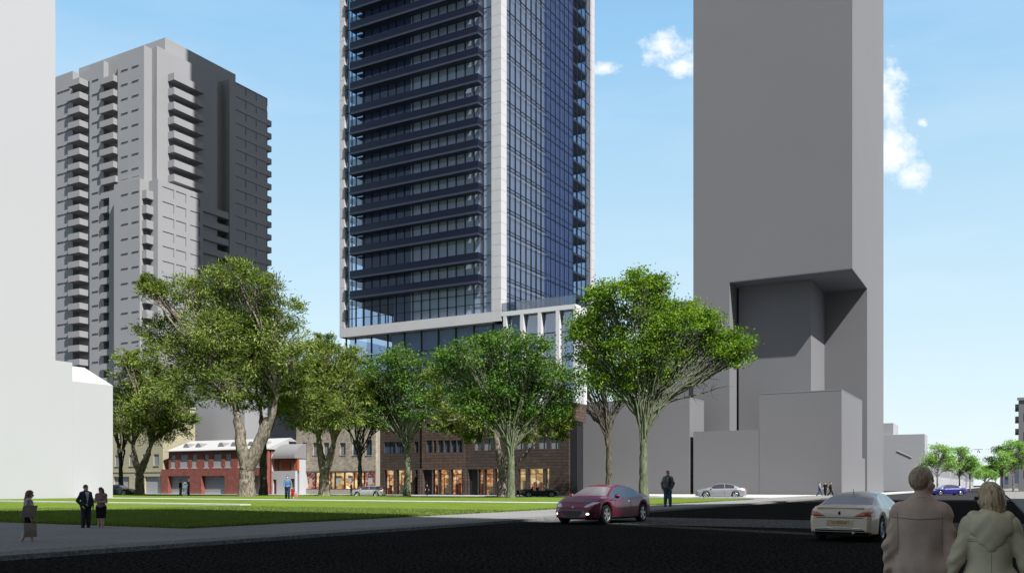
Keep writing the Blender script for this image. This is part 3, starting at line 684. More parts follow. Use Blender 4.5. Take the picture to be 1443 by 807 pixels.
# ---------------------------------------------------------------- grey blocks on the right
def build_right():
    fl = Frame(1186, 136.8)
    # tall block with the big recess
    ft = Frame(1201, 1); X, Y = fl.at(0, 10); ft.X, ft.Y = X, Y; ft.Y = Y; ft.X = U(1201)*Y
    b = bthing('recessed_grey_tower', 'tall blank grey tower with a deep dark recess cut into its lower right', 'tower', ft)
    xl, xh = ft.tx(977), ft.tx(1028); zs = ft.z(377.5); yb = ft.ty(1222); D = ft.ty(1245); G = M['grey']; TOP = 150
    m = MB(); m.box(xl, 0, 0, yb, zs, TOP); m.box(xl, 0, yb, D, 0, TOP); obj('upper_mass', m, G, b)
    obj('left_leg', MB().box(xl, xh, .003, yb-.01, 0, zs-.003), G, b)
    yi = 4.2; xi = ft.tx(1142.8, yi); obj('inner_block', MB().box(xh+.4, xi, yi, yb-.01, 0, zs-.004), G, b)
    obj('soffit', MB().box(xh+.01, -.01, .01, yb-.01, zs-.12, zs-.006), M['slab'], b)
    l = bthing('low_grey_block', 'low plain grey block standing in front of the recessed tower', 'building', fl)
    zc = fl.z(549.4); xm = fl.tx(1070); x0 = fl.tx(977); dR = fl.ty(1215)
    obj('main_mass', MB().box(xm, 0, 0, dR, 0, zc), G, l); obj('left_wing', MB().box(x0, xm-.01, .03, dR*.7, 0, fl.z(605, xm)), G, l)
    obj('rear_step', MB().box(-6, 0.0, dR+.01, fl.ty(1219), 0, fl.z(645, 0, dR)), G, l)
    obj('parapet', MB().box(xm-.03, .03, -.03, dR+.03, zc+.002, zc+.12), M['grey2'], l)
    f5 = Frame(971.8, 136.8); g = bthing('grey_block', 'wide plain grey block behind the tall vase shaped tree', 'building', f5)
    obj('wall', MB().box(f5.tx(813), 0, 0, f5.ty(992), 0, f5.z(560.3)), G, g); obj('parapet', MB().box(f5.tx(813)-.03, .03, -.03, f5.ty(992)+.03, f5.z(560.3), f5.z(560.3)+.12), M['grey2'], g)
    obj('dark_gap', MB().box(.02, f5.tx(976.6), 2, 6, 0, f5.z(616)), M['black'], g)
    f6 = Frame(985, 147.2); g = bthing('rear_grey_block', 'grey block glimpsed behind the tree crowns left of the recessed tower', 'building', f6)
    obj('wall', MB().box(f6.tx(905), -.02, 0, 14, 0, f6.z(425)), G, g); obj('roof_edge', MB().box(f6.tx(905)-.05, .05, -.05, 14.05, f6.z(425), f6.z(425)+.3), M['grey2'], g)
build_right()
def build_far():
    f = Frame(1303, 1); f.Y = 235; f.X = U(1303)*235
    b = bthing('corner_block', 'pale grey block with a raised left part beyond the recessed tower', 'building', f)
    zt = f.z(611); obj('wall', MB().box(f.tx(1215), 0, 0, f.ty(1307), 0, zt), M['far'], b); obj('raised_part', MB().box(f.tx(1215), f.tx(1258.5), .5, 12, zt, f.z(594)), M['far'], b)
    m = MB(); xx0, xx1 = f.tx(1264), f.tx(1285); m.tube([(xx0, -.1, f.z(634)), (xx1, -.1, f.z(644))], .08, 6)
    obj('sloping_canopy', m, M['offwhite'], b)
    # pale row along the left side of the side street
    specs = [(1320, 640, 'far block with flat roof nearest the corner block on the left of the side street'), (1340, 646, 'middle pale far block with flat roof left of the side street'),
             (1358, 654, 'lower pale far block near the end of the side street'), (1372, 664, 'lowest pale far block closing the left row of the side street')]
    A0 = -24.5; prev = None
    for i, (px, py, lab) in enumerate(specs):
        u = U(px); # point on line A=A0
        Bv = lambda uu: (A0*(CA+uu*SA))/(uu*CA-SA)*-1 if 0 else A0*(CA+uu*SA)/(uu*CA-SA)
        b1 = Bv(u); b0 = Bv(U(1306)) if i == 0 else prev; prev = b1
        x, y = AB(A0, b0); t = thing('street_block', lab, 'building', (x, y), -AL, 'pale blocks along the side street')
        h = H+(HY-py)*AB(A0, b1)[1]/F
        obj('wall', MB().box(-20, 0, 0, b1-b0-1.5, 0, h), M['far'], t)
        m = MB()
        for k in range(min(90, int((b1-b0-3)/4))): obj('window', MB().box(-.0, .06, 1.5+k*4, 3.5+k*4, h*.35, h*.8), M['win_grey'], t)
    # right side of the side street
    specs = [(1435.5, 200, 30, 14, 560, 'tall grey block with stepped ledges at the right edge of the view'), (1421, 380, 30, 60, 634, 'second block along the right side of the side street'), (1409, 560, 20, 60, 655, 'lower block further along the right side of the side street')]
    for i, (px, Y, wd, dp, py, lab) in enumerate(specs):
        t = thing('side_street_block', lab, 'building', (U(px)*Y, Y), -AL, 'blocks on the right of the side street'); h = H+(HY-py)*Y/F; k = Y/200
        obj('wall', MB().box(0, wd, 0, dp, 0, h), M['grey'], t); m = MB()
        for q in range(4): m.box(-.7*k, -.01, .3, dp*.8, h*(.5+.13*q), h*(.5+.13*q)+.9*k)
        m.box(-.3*k, wd, -.3*k, -.01, h-.6*k, h+.01); obj('ledge', m, M['grey2'], t); m = MB()
        for q in range(4): obj('window_band', MB().box(1.0*k, 6*k, -.05, -.001, h*(.15+.2*q), h*(.15+.2*q)+1.8*k), M['core_dark'], t)
    # thin gantry over the far end of the street
    x, y = 0, 330; t = thing('street_gantry', 'thin wire gantry with small hanging signs over the far street end', 'gantry', (U(1375)*y, y))
    k = y/F; ZZ = lambda py: H+(HY-py)*k; XX = lambda px: (px-1375)*k
    m = MB(); m.box(XX(1361), XX(1394), -.05, .05, ZZ(650.5), ZZ(650)); m.box(XX(1361.0), XX(1361.8), -.1, .1, 0, ZZ(648)); m.box(XX(1393), XX(1393.8), -.1, .1, 0, ZZ(648)); obj('frame', m, M['slab'], t)
    m = MB()
    for q in range(6): m.box(XX(1384.5+(q % 2)*1.2), XX(1386+(q % 2)*1.2), -.06, .06, ZZ(662+q*3), ZZ(660+q*3))
    obj('hanging_signs', m, M['dark_metal'], t)
    t = thing('overhead_sign', 'tiny dark crossbar sign hanging high above the far street', 'sign', (U(1379)*y, y, ZZ(636)))
    m = MB(); m.box(-6*k, 6*k, -.05, .05, ZZ(633.0)-ZZ(636), ZZ(632.4)-ZZ(636)); m.box(-2*k, -1*k, -.05, .05, -k, .8*k); m.box(.5*k, 2*k, -.05, .05, -1.3*k, .8*k); m.box(-.6*k, .1*k, -.05, .05, .8*k, 3*k)
    m.box(-.1, .1, -.05, .05, 3*k, 3.2*k); o = obj('crossbar', m, M['dark_metal'], t)
    m = MB(); m.tube([(-6*k, 0, 3*k), (-16*k, 0, 3*k), (-16*k, 0, -47*k)], .06, 4); obj('mast', m, M['grey2'], t)
build_far()
# the tall neighbours behind the viewer whose shade falls over the junction
def build_behind():
    hgt = 120; sh = SUN_H*(hgt/math.tan(SUN_EL))
    def foot(pts): return [(x+sh.x, y+sh.y) for x, y in pts]
    a = foot([(-60, 30), (-19, 50.7), (3, 36.6)]); a += [(90, -90), (20, -140), (-20, -80)]
    t = thing('neighbour_tower', 'tall building behind the viewer shading the lawn edge and pavement', 'building', (0, 0, 0))
    obj('wall', MB().prism(a, 0, hgt), M['grey'], t); obj('roof_plant', MB().prism([(40, -60), (60, -70), (50, -85), (30, -75)], hgt, hgt+4), M['grey'], t)
    c = foot([(3.5, 36.8), (7.5, 60), (11, 66.5), (20.6, 72), (29.5, 84.5), (38, 95), (95, 95), (95, 40)])
    t = thing('corner_neighbour_tower', 'tall building behind and right of the viewer shading the road', 'building', (0, 0, 0))
    obj('wall', MB().prism(c, 0, hgt), M['grey'], t); obj('roof_plant', MB().prism([(p[0]*.3+85, p[1]*.3-8) for p in ((0, 0), (20, 0), (20, 20), (0, 20))], hgt, hgt+4), M['grey'], t)
build_behind()
#@@TREES
# ---------------------------------------------------------------- trees
def barkmat(name, c1, c2, sc=1.2, st=6):
    m = bpy.data.materials.new(name); m.use_nodes = True; t = NT(m.node_tree); p = t.n['Principled BSDF']; p.inputs['Roughness'].default_value = .95; p.inputs['Specular IOR Level'].default_value = .1
    tc = t.new('ShaderNodeTexCoord'); mp = t.new('ShaderNodeMapping'); mp.inputs['Scale'].default_value = (st, st, 1); t.L(tc.outputs['Object'], mp.inputs[0])
    n = t.new('ShaderNodeTexNoise', i_Scale=sc, i_Detail=8.0, i_Roughness=.7); t.L(mp.outputs[0], n.inputs['Vector'])
    c = t.ramp(n.outputs[0], [(.36, c1), (.62, c2)]); t.L(c, p.inputs['Base Color'])
    b = t.new('ShaderNodeBump', i_Strength=.9, i_Distance=.15); t.L(n.outputs[0], b.inputs['Height']); t.L(b.outputs[0], p.inputs['Normal']); return m
M['bark_pale'] = barkmat('rough_grey_bark', (.045, .038, .03), (.27, .235, .19), 1.6, 2.5)
M['bark_dark'] = barkmat('dark_bark', (.03, .027, .02), (.12, .11, .085), 1.2, 4)
M['bark_green'] = barkmat('mossy_bark', (.06, .075, .045), (.17, .185, .12), 1.4, 3)
M['leaf_olive'] = leafmat('narrow_olive_leaves', [(.1, (.03, .05, .010)), (.45, (.09, .14, .025)), (.75, (.24, .31, .055)), (1, (.42, .45, .13))], .3, .35)
M['leaf_green'] = leafmat('green_leaves', [(.1, (.025, .06, .010)), (.5, (.065, .14, .02)), (.85, (.14, .25, .03)), (1, (.20, .32, .05))], .35, .4)
M['leaf_bright'] = leafmat('bright_green_leaves', [(.1, (.03, .07, .008)), (.45, (.10, .19, .012)), (.8, (.21, .34, .022)), (1, (.32, .44, .05))], .4, .4)
M['leaf_lime'] = leafmat('pale_lime_leaves', [(.1, (.12, .24, .04)), (.5, (.24, .42, .09)), (1, (.42, .60, .2))], .5, .4)

def bez(a, b, c, d, n):
    t = np.linspace(0, 1, n)[:, None]; return (1-t)**3*a+3*(1-t)**2*t*b+3*(1-t)*t*t*c+t**3*d
class Tubes:
    """many tapered limbs gathered into one bark mesh"""
    def __init__(s): s.V = []; s.F = []; s.n = 0
    def add(s, P, r0, r1, seg=5, flare=0, knob=0):
        P = np.asarray(P, float); n = len(P); D = np.gradient(P, axis=0); D /= np.linalg.norm(D, axis=1)[:, None]+1e-9
        ref = np.where(np.abs(D[:, 2:3]) < .9, np.array([[0, 0, 1.]]), np.array([[1., 0, 0]]))
        A = np.cross(D, ref[0] if np.mean(np.abs(D[:, 2])) < .9 else np.array([1., 0, 0])); A /= np.linalg.norm(A, axis=1)[:, None]+1e-9; B = np.cross(D, A)
        t = np.linspace(0, 1, n); r = r0*(1-t)**.8+r1*(1-(1-t)**.8)
        if flare: r = r*(1+flare*np.exp(-t*9))
        th = np.arange(seg)*2*math.pi/seg
        rr = r[:, None]*(1+(rng.normal(0, knob, (n, seg)) if knob else 0))
        ring = P[:, None]+(A[:, None]*np.cos(th)[None, :, None]+B[:, None]*np.sin(th)[None, :, None])*rr[..., None]
        s.V.append(ring.reshape(-1, 3)); i = np.arange(n-1)[:, None]*seg; k = np.arange(seg)[None]; k2 = (k+1) % seg
        s.F.append((np.stack([i+k, i+k2, i+seg+k2, i+seg+k], -1)+s.n).reshape(-1, 4)); s.n += n*seg
    def mesh(s, name, mt, parent): return npmesh(name, np.concatenate(s.V), np.concatenate(s.F), mt, parent, smooth=True)
def leaves(C, D, L, Wd, mt, parent, name='crown'):
    """C centres, D long axis directions, L length, Wd width: one small folded diamond per leaf"""
    n = len(C); D = D/(np.linalg.norm(D, axis=1)[:, None]+1e-9); q = rng.normal(size=(n, 3)); S_ = np.cross(D, q); S_ /= np.linalg.norm(S_, axis=1)[:, None]+1e-9
    L = (L*rng.uniform(.6, 1.3, n))[:, None]; w = (Wd*rng.uniform(.7, 1.3, n))[:, None]
    V = np.stack([C-D*L*.5, C+S_*w*.5, C+D*L*.5, C-S_*w*.5], 1).reshape(-1, 3)
    return npmesh(name, V, np.arange(4*n).reshape(-1, 4), mt, parent)
def tree(name, label, px, pyb, tw, forkpy, lobes, style, bark, leaf, dens=1.0, fork2=None, Y=None, lean=0, seed=0, group=None, bare=()):
    global rng
    rng = np.random.default_rng(100+seed+int(px)); Y = Y or F*H/(pyb-HY); k = Y/F; X = U(px)*Y
    t = thing(name, label, 'tree', (X, Y, 0), 0, group)
    zof = lambda py: H+(HY-py)*k; xo = lambda p: (p-px)*k; r0 = tw*k/2; fz = zof(forkpy); T = Tubes()
    top = np.array([lean*k, 0, fz]); base = np.array([0, 0, -.15])
    trunk = bez(base, base+(0, 0, fz*.4), top-(lean*k*.3, 0, fz*.3), top, 14); trunk[1:-1, :2] += rng.normal(0, r0*.06, (12, 2))
    T.add(trunk, r0*1.0, r0*.72, 18, .28, .035)
    C = []; Dr = []; ends = []
    Lb = []
    for lb in lobes:
        cx, cy, rr = lb[:3]; dy = lb[3]*k if len(lb) > 3 else rng.normal(0, rr*k*.55); Lb.append((np.array([xo(cx), dy, zof(cy)]), rr*k, lb[4] if len(lb) > 4 else (.8 if style == 'gum' else .95)))
    starts = [top]*1
    if style == 'gum':       # two or three thick crooked limbs, then boughs
        mains = []
        for (fx, fy, fr) in (fork2 or ((px-12, forkpy-40, .6), (px+12, forkpy-45, .55))):
            e = np.array([xo(fx), rng.normal(0, r0), zof(fy)]); mid = (top+e)/2+np.array([(e[0]-top[0])*.35, 0, 0])
            P = bez(top-(0, 0, r0*1.6), mid, mid+(0, 0, (e[2]-top[2])*.25), e, 10); P[2:-1, :2] += rng.normal(0, r0*.08, (7, 2)); T.add(P, r0*fr*1.25, r0*fr*.6, 12, 0, .04); mains.append((e, r0*fr*.6))
    for (c, r, sq) in Lb:
        if style == 'gum':
            e0, rr0 = min(mains, key=lambda m_: np.linalg.norm(m_[0]-c)+rng.random()*2); nl = 2
        else: e0, rr0, nl = top-(0, 0, rng.uniform(0, r0*2)), r0*.27, 3
        for q in range(nl):
            tgt = c+rng.normal(0, r*.3, 3)*(1, 1, .6); d = tgt-e0; up = np.array([0, 0, 1.])*np.linalg.norm(d)
            if style == 'gum': P = bez(e0, e0+up*.22+d*.1, tgt-d*.3+rng.normal(0, r*.25, 3), tgt, 10)
            else:
                s0 = e0+np.array([rng.normal(0, r0*.3), rng.normal(0, r0*.3), 0]); P = bez(s0, s0+up*.33+d*.06, tgt-d*.28-up*.04, tgt, 11)
            P[2:-1] += rng.normal(0, .012*np.linalg.norm(d), (len(P)-3, 3)); T.add(P, rr0*(.75 if q else 1)*rng.uniform(.8, 1.05), .05, 6)
            for w in range(9 if style == 'gum' else 8):
                a = P[rng.integers(len(P)//2, len(P))]; v = rng.normal(size=3); v /= np.linalg.norm(v); b = c+v*r*(.55+.4*rng.random())*(1, 1, sq)
                if style != 'gum' and b[2] < a[2]: b[2] = a[2]+abs(b[2]-a[2])*.3
                Q = bez(a, a+(b-a)*.3+(0, 0, .15*r), b-(b-a)*.3, b, 6); Q[1:-1] += rng.normal(0, .05*r, (4, 3)); T.add(Q, .045+.02*r0, .012, 4)
                for _ in range(3):
                    a2 = Q[rng.integers(2, 6)]; v2 = rng.normal(size=3); v2[2] = abs(v2[2])*.6; v2 /= np.linalg.norm(v2); T.add(np.array([a2, a2+v2*r*.12, a2+v2*r*.25+rng.normal(0, r*.04, 3)]), .022, .007, 3)
        # leaf tufts through the lobe, denser towards its upper shell
        nt = int((34 if style == 'gum' else 27)*dens*(r/3.0)**1.6)+7; v = rng.normal(size=(nt, 3)); v /= np.linalg.norm(v, axis=1)[:, None]; rad = rng.uniform(.25, 1.0, nt)**.6
        if style != 'gum': v[:, 2] = np.where((v[:, 2] < -.5) & (rng.random(nt) < .5), -v[:, 2]*.6, v[:, 2])
        tc = c+v*rad[:, None]*r*np.array([1, 1, sq])
        for q in range(nt):
            if style == 'gum':
                n = int(46*rng.uniform(.6, 1.4)); s_ = r*.11*rng.uniform(.8, 1.5); out = v[q]+np.array([0, 0, .1]); out /= np.linalg.norm(out)
                C.append(tc[q]+rng.normal(0, 1, (n, 3))*s_*(1.3, 1.3, .8)); Dr.append(out+rng.normal(0, .45, (n, 3)))
            else:
                n = int(62*rng.uniform(.5, 1.5)); s_ = .34+r*.06*rng.uniform(.6, 1.4)
                C.append(tc[q]+rng.normal(0, 1, (n, 3))*s_*(1.3, 1.3, .6)); Dr.append(rng.normal(0, 1, (n, 3)))
    for (bx, by) in bare:    # leafless twiggy boughs low on the crown
        e = np.array([xo(bx), rng.normal(0, 1), zof(by)]); P = bez(top, top+(0, 0, (e[2]-top[2])*.8), e-(e-top)*.35+(0, 0, .5), e, 12); T.add(P, r0*.25, .03, 5)
        for w in range(14):
            a = P[rng.integers(5, 12)]; v2 = rng.normal(size=3); v2[0] += np.sign(e[0])*1.0; v2 /= np.linalg.norm(v2); b = a+v2*rng.uniform(.8, 2.0); T.add(np.array([a, (a+b)/2+rng.normal(0, .15, 3), b]), .035, .008, 4)
    T.mesh('trunk', bark, t)
    C = np.concatenate(C); Dr = np.concatenate(Dr)
    if style == 'gum': leaves(C, Dr, .60, .115, leaf, t)
    else: leaves(C, Dr, .30, .19, leaf, t)
    return t
BP, BD, BG = M['bark_pale'], M['bark_dark'], M['bark_green']; LO, LG, LR, LL = M['leaf_olive'], M['leaf_green'], M['leaf_bright'], M['leaf_lime']
tree('gum_tree', 'biggest spreading olive green tree with thick forked pale trunk before the red brick house', 348, 700.5, 23, 642,
     [(205, 398, 17), (214, 412, 22), (212, 462, 32), (256, 408, 34), (300, 396, 32), (345, 394, 32), (380, 408, 30), (402, 440, 30), (330, 440, 48), (270, 460, 48), (392, 480, 44),
      (235, 500, 38), (300, 505, 46), (362, 505, 46), (415, 510, 30), (270, 545, 36), (325, 545, 40), (390, 545, 40), (420, 545, 26), (230, 530, 22), (345, 470, 50, 20), (310, 470, 40, -30)],
     'gum', BP, LO, 1.25, ((334, 575, .62), (378, 590, .72), (392, 560, .4)), seed=3)
tree('gum_tree', 'slender dark trunked tree just right of the biggest tree', 371, 699, 11, 615, [(372, 520, 34), (400, 545, 30), (352, 560, 26), (412, 570, 22)], 'gum', BD, LO, .9, ((365, 580, .6), (390, 575, .6)), seed=4)
tree('gum_tree', 'olive green tree with split trunk in front of the stone shop building', 457, 699.6, 16, 655,
     [(452, 484, 22), (430, 505, 32), (470, 505, 34), (500, 502, 22), (412, 540, 36), (450, 545, 44), (490, 540, 36), (515, 560, 24), (420, 578, 34), (458, 580, 40), (498, 585, 30), (530, 540, 14), (440, 530, 40, 18)],
     'gum', BP, LO, 1.15, ((449, 615, .6), (470, 625, .62)), seed=5)
tree('gum_tree', 'olive green tree with forked trunk beside the white building in front of the cream house', 197, 698.2, 13, 656,
     [(182, 510, 20), (176, 535, 28), (205, 528, 30), (232, 548, 28), (190, 565, 34), (222, 575, 34), (250, 572, 26), (178, 590, 28), (212, 600, 30), (245, 600, 26), (266, 590, 15), (186, 500, 12)],
     'gum', BP, LO, 1.1, ((186, 630, .6), (208, 628, .62)), seed=6)
tree('shade_tree', 'thin dark vase shaped tree at the corner of the white building', 170, 697.6, 7, 660, [(165, 590, 20), (180, 600, 20), (160, 560, 20), (172, 570, 22)], 'vase', BD, LG, .6, seed=7)
tree('shade_tree', 'dark green tree with thin forking trunk over the silver wagon', 507, 699, 7.5, 655, [(500, 545, 26), (525, 560, 26), (482, 570, 20), (510, 585, 28), (535, 585, 22), (520, 530, 22), (545, 560, 18)], 'vase', BD, LG, 1.1, seed=8)
tree('shade_tree', 'rounded dark green tree with smooth mossy trunk before the brown brick shops', 574, 699.6, 10, 640,
     [(566, 508, 24), (545, 525, 26), (590, 520, 26), (605, 545, 24), (535, 550, 28), (570, 545, 34), (555, 580, 30), (595, 580, 28), (530, 585, 22), (610, 570, 16)], 'vase', BG, LG, 1.15, seed=9)
tree('gum_tree', 'pale trunked tree with low dark yellowish boughs behind the central green tree', 708, 701.2, 15, 655,
     [(640, 585, 26), (655, 605, 28), (622, 595, 20), (680, 590, 30), (752, 590, 30), (780, 600, 24), (800, 585, 20), (745, 612, 18), (700, 565, 34, 10), (625, 560, 24), (615, 530, 24), (668, 612, 16), (790, 612, 12)],
     'gum', BP, LO, .9, ((697, 590, .55), (722, 600, .5), (755, 620, .3)), seed=10)
tree('shade_tree', 'broad green tree with many fine upright limbs at the centre of the lawn', 720, 703.2, 12, 640,
     [(690, 482, 22), (660, 500, 26), (715, 490, 28), (750, 495, 26), (640, 530, 28), (680, 520, 36), (725, 525, 38), (770, 525, 32), (800, 540, 24), (655, 560, 24), (700, 550, 34), (750, 552, 32), (790, 560, 22), (630, 505, 14), (700, 580, 26), (665, 575, 22), (740, 580, 26), (780, 580, 18)],
     'vase', BG, LG, 1.15, seed=11)
tree('shade_tree', 'dark trunked vase shaped tree between the brown shops and the bright green tree', 858, 697.8, 10, 625,
     [(790, 462, 24), (772, 485, 18), (812, 450, 24), (830, 470, 30), (790, 500, 28), (825, 510, 30), (805, 545, 22), (780, 525, 20), (860, 500, 34), (890, 520, 30), (850, 540, 26), (805, 530, 20), (880, 550, 20)], 'vase', BD, LG, .9, seed=12)
tree('shade_tree', 'tallest bright green vase shaped tree reaching over the blank grey tower', 907, 702, 12.5, 612,
     [(895, 404, 20), (926, 402, 18), (855, 415, 20), (1000, 452, 20), (845, 425, 24), (828, 450, 26), (880, 420, 24), (912, 408, 24), (938, 425, 26), (965, 440, 26), (862, 455, 38), (905, 455, 42), (948, 465, 38), (985, 455, 26), (1000, 480, 24), (1030, 478, 20), (1042, 492, 22),
      (1015, 500, 20), (835, 495, 34), (880, 500, 34), (930, 500, 30), (970, 495, 24), (820, 475, 22), (850, 530, 26), (890, 535, 26), (925, 530, 20), (1035, 505, 16)], 'vase', BG, LR, 1.2, seed=13, bare=((975, 520), (1005, 530), (1015, 545)))
for i, (px, Y, top_, rr, lab) in enumerate(((1321, 200, 622, 1, 'lime green street tree in front of the corner block'), (1352, 215, 626, .85, 'lime green street tree behind the dark blue car'), (1367, 250, 641, .7, 'second lime green street tree along the left of the side street'),
        (1388, 290, 655, .6, 'small lime green street tree at the far end of the side street'), (1412, 215, 624, .8, 'lime green street tree on the right of the side street, furthest of its row'), (1428, 190, 617, 1, 'nearest lime green street tree at the right edge of the view'),
        (1403, 300, 648, .6, 'smallest lime green street tree at the right of the far street'))):
    b = 691 if 0 else HY+F*H/Y; hh = b-top_
    tree('street_tree', lab, px, b, 2.6*rr, b-hh*.3, [(px-16*rr, top_+hh*.34, 9*rr), (px+14*rr, top_+hh*.3, 9*rr), (px-2*rr, top_+hh*.14, 10*rr), (px-20*rr, top_+hh*.5, 7*rr), (px+18*rr, top_+hh*.48, 8*rr), (px, top_+hh*.42, 10*rr), (px+8*rr, top_+hh*.16, 7*rr)],
         'vase', M['bark_pale'], LL, .62, Y=Y, seed=30+i, group='lime green trees along the side street')
#@@CARS
# ---------------------------------------------------------------- cars
from mathutils.bvhtree import BVHTree
def paint(name, col, metal=.15, rough=.32): return mat(name, col, rough, metal, coat=.45)
M['tyre'] = mat('tyre_rubber', (.015, .015, .016), .85); M['rim'] = mat('alloy_rim', (.75, .76, .78), .25, .7); M['under'] = mat('underbody', (.012, .012, .012), .9)
M['car_glass'] = mat('car_window_glass', (.03, .035, .045), .05, spec=.9, coat=.5); M['screen_glass'] = mat('windscreen_glass', (.22, .20, .21), .1, spec=.9, coat=.6)
M['rear_glass'] = mat('rear_window_glass', (.34, .34, .42), .12, spec=.9, coat=.5)
M['lamp_clear'] = mat('headlight_lens', (.75, .75, .8), .1, .3, coat=1); M['lamp_red'] = mat('tail_light_lens', (.60, .10, .035), .2, coat=.5); M['chrome'] = mat('chrome_trim', (.8, .8, .82), .15, .9)
M['grille'] = mat('black_grille', (.02, .02, .022), .45); M['plate'] = mat('number_plate', (.85, .50, .25), .9, spec=.1); M['plate_text'] = mat('plate_characters', (.05, .04, .03), .6)
M['fog'] = mat('lit_fog_lamp', (.9, .85, .8), .2, emit=(1, .85, .7), es=1.2)
def ip(x, tab): t = sorted(tab); return np.interp(x, [a for a, _ in t], [b for _, b in t])
def build_car(t, c, scale=1.0):
    L, Wd, sill, wr_, ax = c['L'], c['W'], c.get('sill', .20), c['wheel'], c['axles']
    N = 90; xs = np.linspace(-L/2, L/2, N); Ra = wr_+.055
    rings = []
    for x in xs:
        zt, zs, w = ip(x, c['top']), ip(x, c['belt']), ip(x, c['plan'])*Wd/2; zs = min(zs, zt-.012); zb = ip(x, c.get('low', [(-L/2, sill+.08), (-L/2+.25, sill), (L/2-.3, sill), (L/2, sill+.03)]))
        for a in ax:
            if abs(x-a) < Ra: zb = max(zb, wr_+math.sqrt(Ra*Ra-(x-a)**2)*.98)
        zb = min(zb, zs-.14); g = min(1, max(0, (zt-zs-.015)/.12)); wt = w*.9-(zt-zs)*c.get('tumble', .5)
        flare = max([0]+[.018*(1-abs(abs(x-a)-Ra)/.12) for a in ax if abs(abs(x-a)-Ra) < .12 or abs(x-a) < Ra])
        rings.append([(w*.90, zb), (w*.975+flare, zb+.03), (w+flare*.5, zb+.5*(zs-zb)), (w*.985, zs-.11*min(1, (zs-zb)/.4)), (w*.955, zs-.035), (w*.91, zs-.002), (w*.885, zs+.012*g), (wt+.01, zt-.055*g), (wt*.9, zt-.018*g), (wt*.5, zt+.006*g), (0, zt+.012*g)])
    K = 11; V = []; Fb = {}
    for i, x in enumerate(xs):
        for s_ in (1, -1):
            for (y, z) in rings[i]: V.append((x, s_*y, z))
    gid = lambda i, s_, k: i*2*K+s_*K+k
    cls = {'body': [], 'windscreen': [], 'rear_window': [], 'side_window_l': [], 'side_window_r': []}
    w0, w1 = c['screen']; r0, r1 = c['rear']; sw = c['sides']
    for i in range(N-1):
        xm = (xs[i]+xs[i+1])/2; tall = ip(xm, c['top'])-ip(xm, c['belt']) > .06
        for s_ in (0, 1):
            for k in range(K-1):
                f = (gid(i, s_, k), gid(i+1, s_, k), gid(i+1, s_, k+1), gid(i, s_, k+1)); f = f if s_ else f[::-1]; kind = 'body'
                if not c.get('open') and k == 6 and tall and any(a < xm < b for a, b in sw): kind = 'side_window_l' if s_ == 0 else 'side_window_r'
                if k >= 8 and w0 < xm < w1: kind = 'windscreen'
                if k >= 8 and r0 < xm < r1: kind = 'rear_window'
                cls[kind].append(f)
    for i in (0, N-1):
        q = [gid(i, 0, k) for k in range(K)]+[gid(i, 1, k) for k in range(K-2, -1, -1)]; cls['body'].append(tuple(q if i else q[::-1]))
    def sub(fs, off=0):
        used = sorted({a for f in fs for a in f}); mp = {a: i for i, a in enumerate(used)}; return [V[a] for a in used], [tuple(mp[a] for a in f) for f in fs]
    body = obj('body', sub(cls['body']), c['paint'], t, smooth=True); body.data.set_sharp_from_angle(angle=R(38))
    for k, mt in (('windscreen', M['screen_glass']), ('rear_window', c.get('rglass', M['rear_glass'])), ('side_window_l', M['car_glass']), ('side_window_r', c.get('sglass', M['car_glass']))):
        if cls[k]: o = obj('side_window' if 'side' in k else k, sub(cls[k]), mt, t, smooth=True)
    bm = bmesh.new(); allf = [f for v_ in cls.values() for f in v_]; me = bpy.data.meshes.new('t'); me.from_pydata(V, [], allf); bm.from_mesh(me); bvh = BVHTree.FromBMesh(bm); bm.free(); bpy.data.meshes.remove(me)
    um = MB().box(-L/2+.3, L/2-.35, -Wd*.41, Wd*.41, sill-.04, .62); obj('underbody', um, M['under'], t)
    for a in ax:
        for s_ in (-1, 1):
            y = s_*(Wd/2-.115); m = MB().lathe([(wr_*.62, -.1), (wr_*.9, -.105), (wr_, -.07), (wr_, .07), (wr_*.9, .105), (wr_*.62, .1), (wr_*.62, -.1)], (a, y, wr_), seg=28)
            wh = obj('wheel', m, M['tyre'], t, smooth=True); m = MB(); yo = y+s_*.075
            m.lathe([(wr_*.70, 0), (wr_*.64, .012*s_), (wr_*.60, 0), (wr_*.60, -.08*s_)], (a, yo+s_*.02, wr_), seg=28); m.lathe([(.0001, .012*s_), (.05, .012*s_), (.06, -.01*s_)], (a, yo, wr_), seg=12)
            for q in range(c.get('spokes', 5)):
                th = 2*math.pi*q/c.get('spokes', 5)+.4; d = (math.cos(th), math.sin(th)); e = (-d[1], d[0]); r1_, wd1, wd2 = wr_*.63, .028, .045
                n = len(m.v)
                for yy in (yo-.02*s_, yo+.012*s_):
                    for rr, ww in ((.03, wd1), (r1_, wd2)):
                        for sg in (-1, 1): m.v.append((a+d[0]*rr+e[0]*ww*sg, yy, wr_+d[1]*rr+e[1]*ww*sg))
                m.f += [tuple(n+z for z in q_) for q_ in ((0, 1, 3, 2), (4, 6, 7, 5), (0, 2, 6, 4), (1, 5, 7, 3), (2, 3, 7, 6))]
            obj('rim', m, M['rim'], wh); obj('brake_disc', MB().lathe([(.001, 0), (wr_*.6, 0)], (a, y, wr_), seg=20), M['under'], wh)
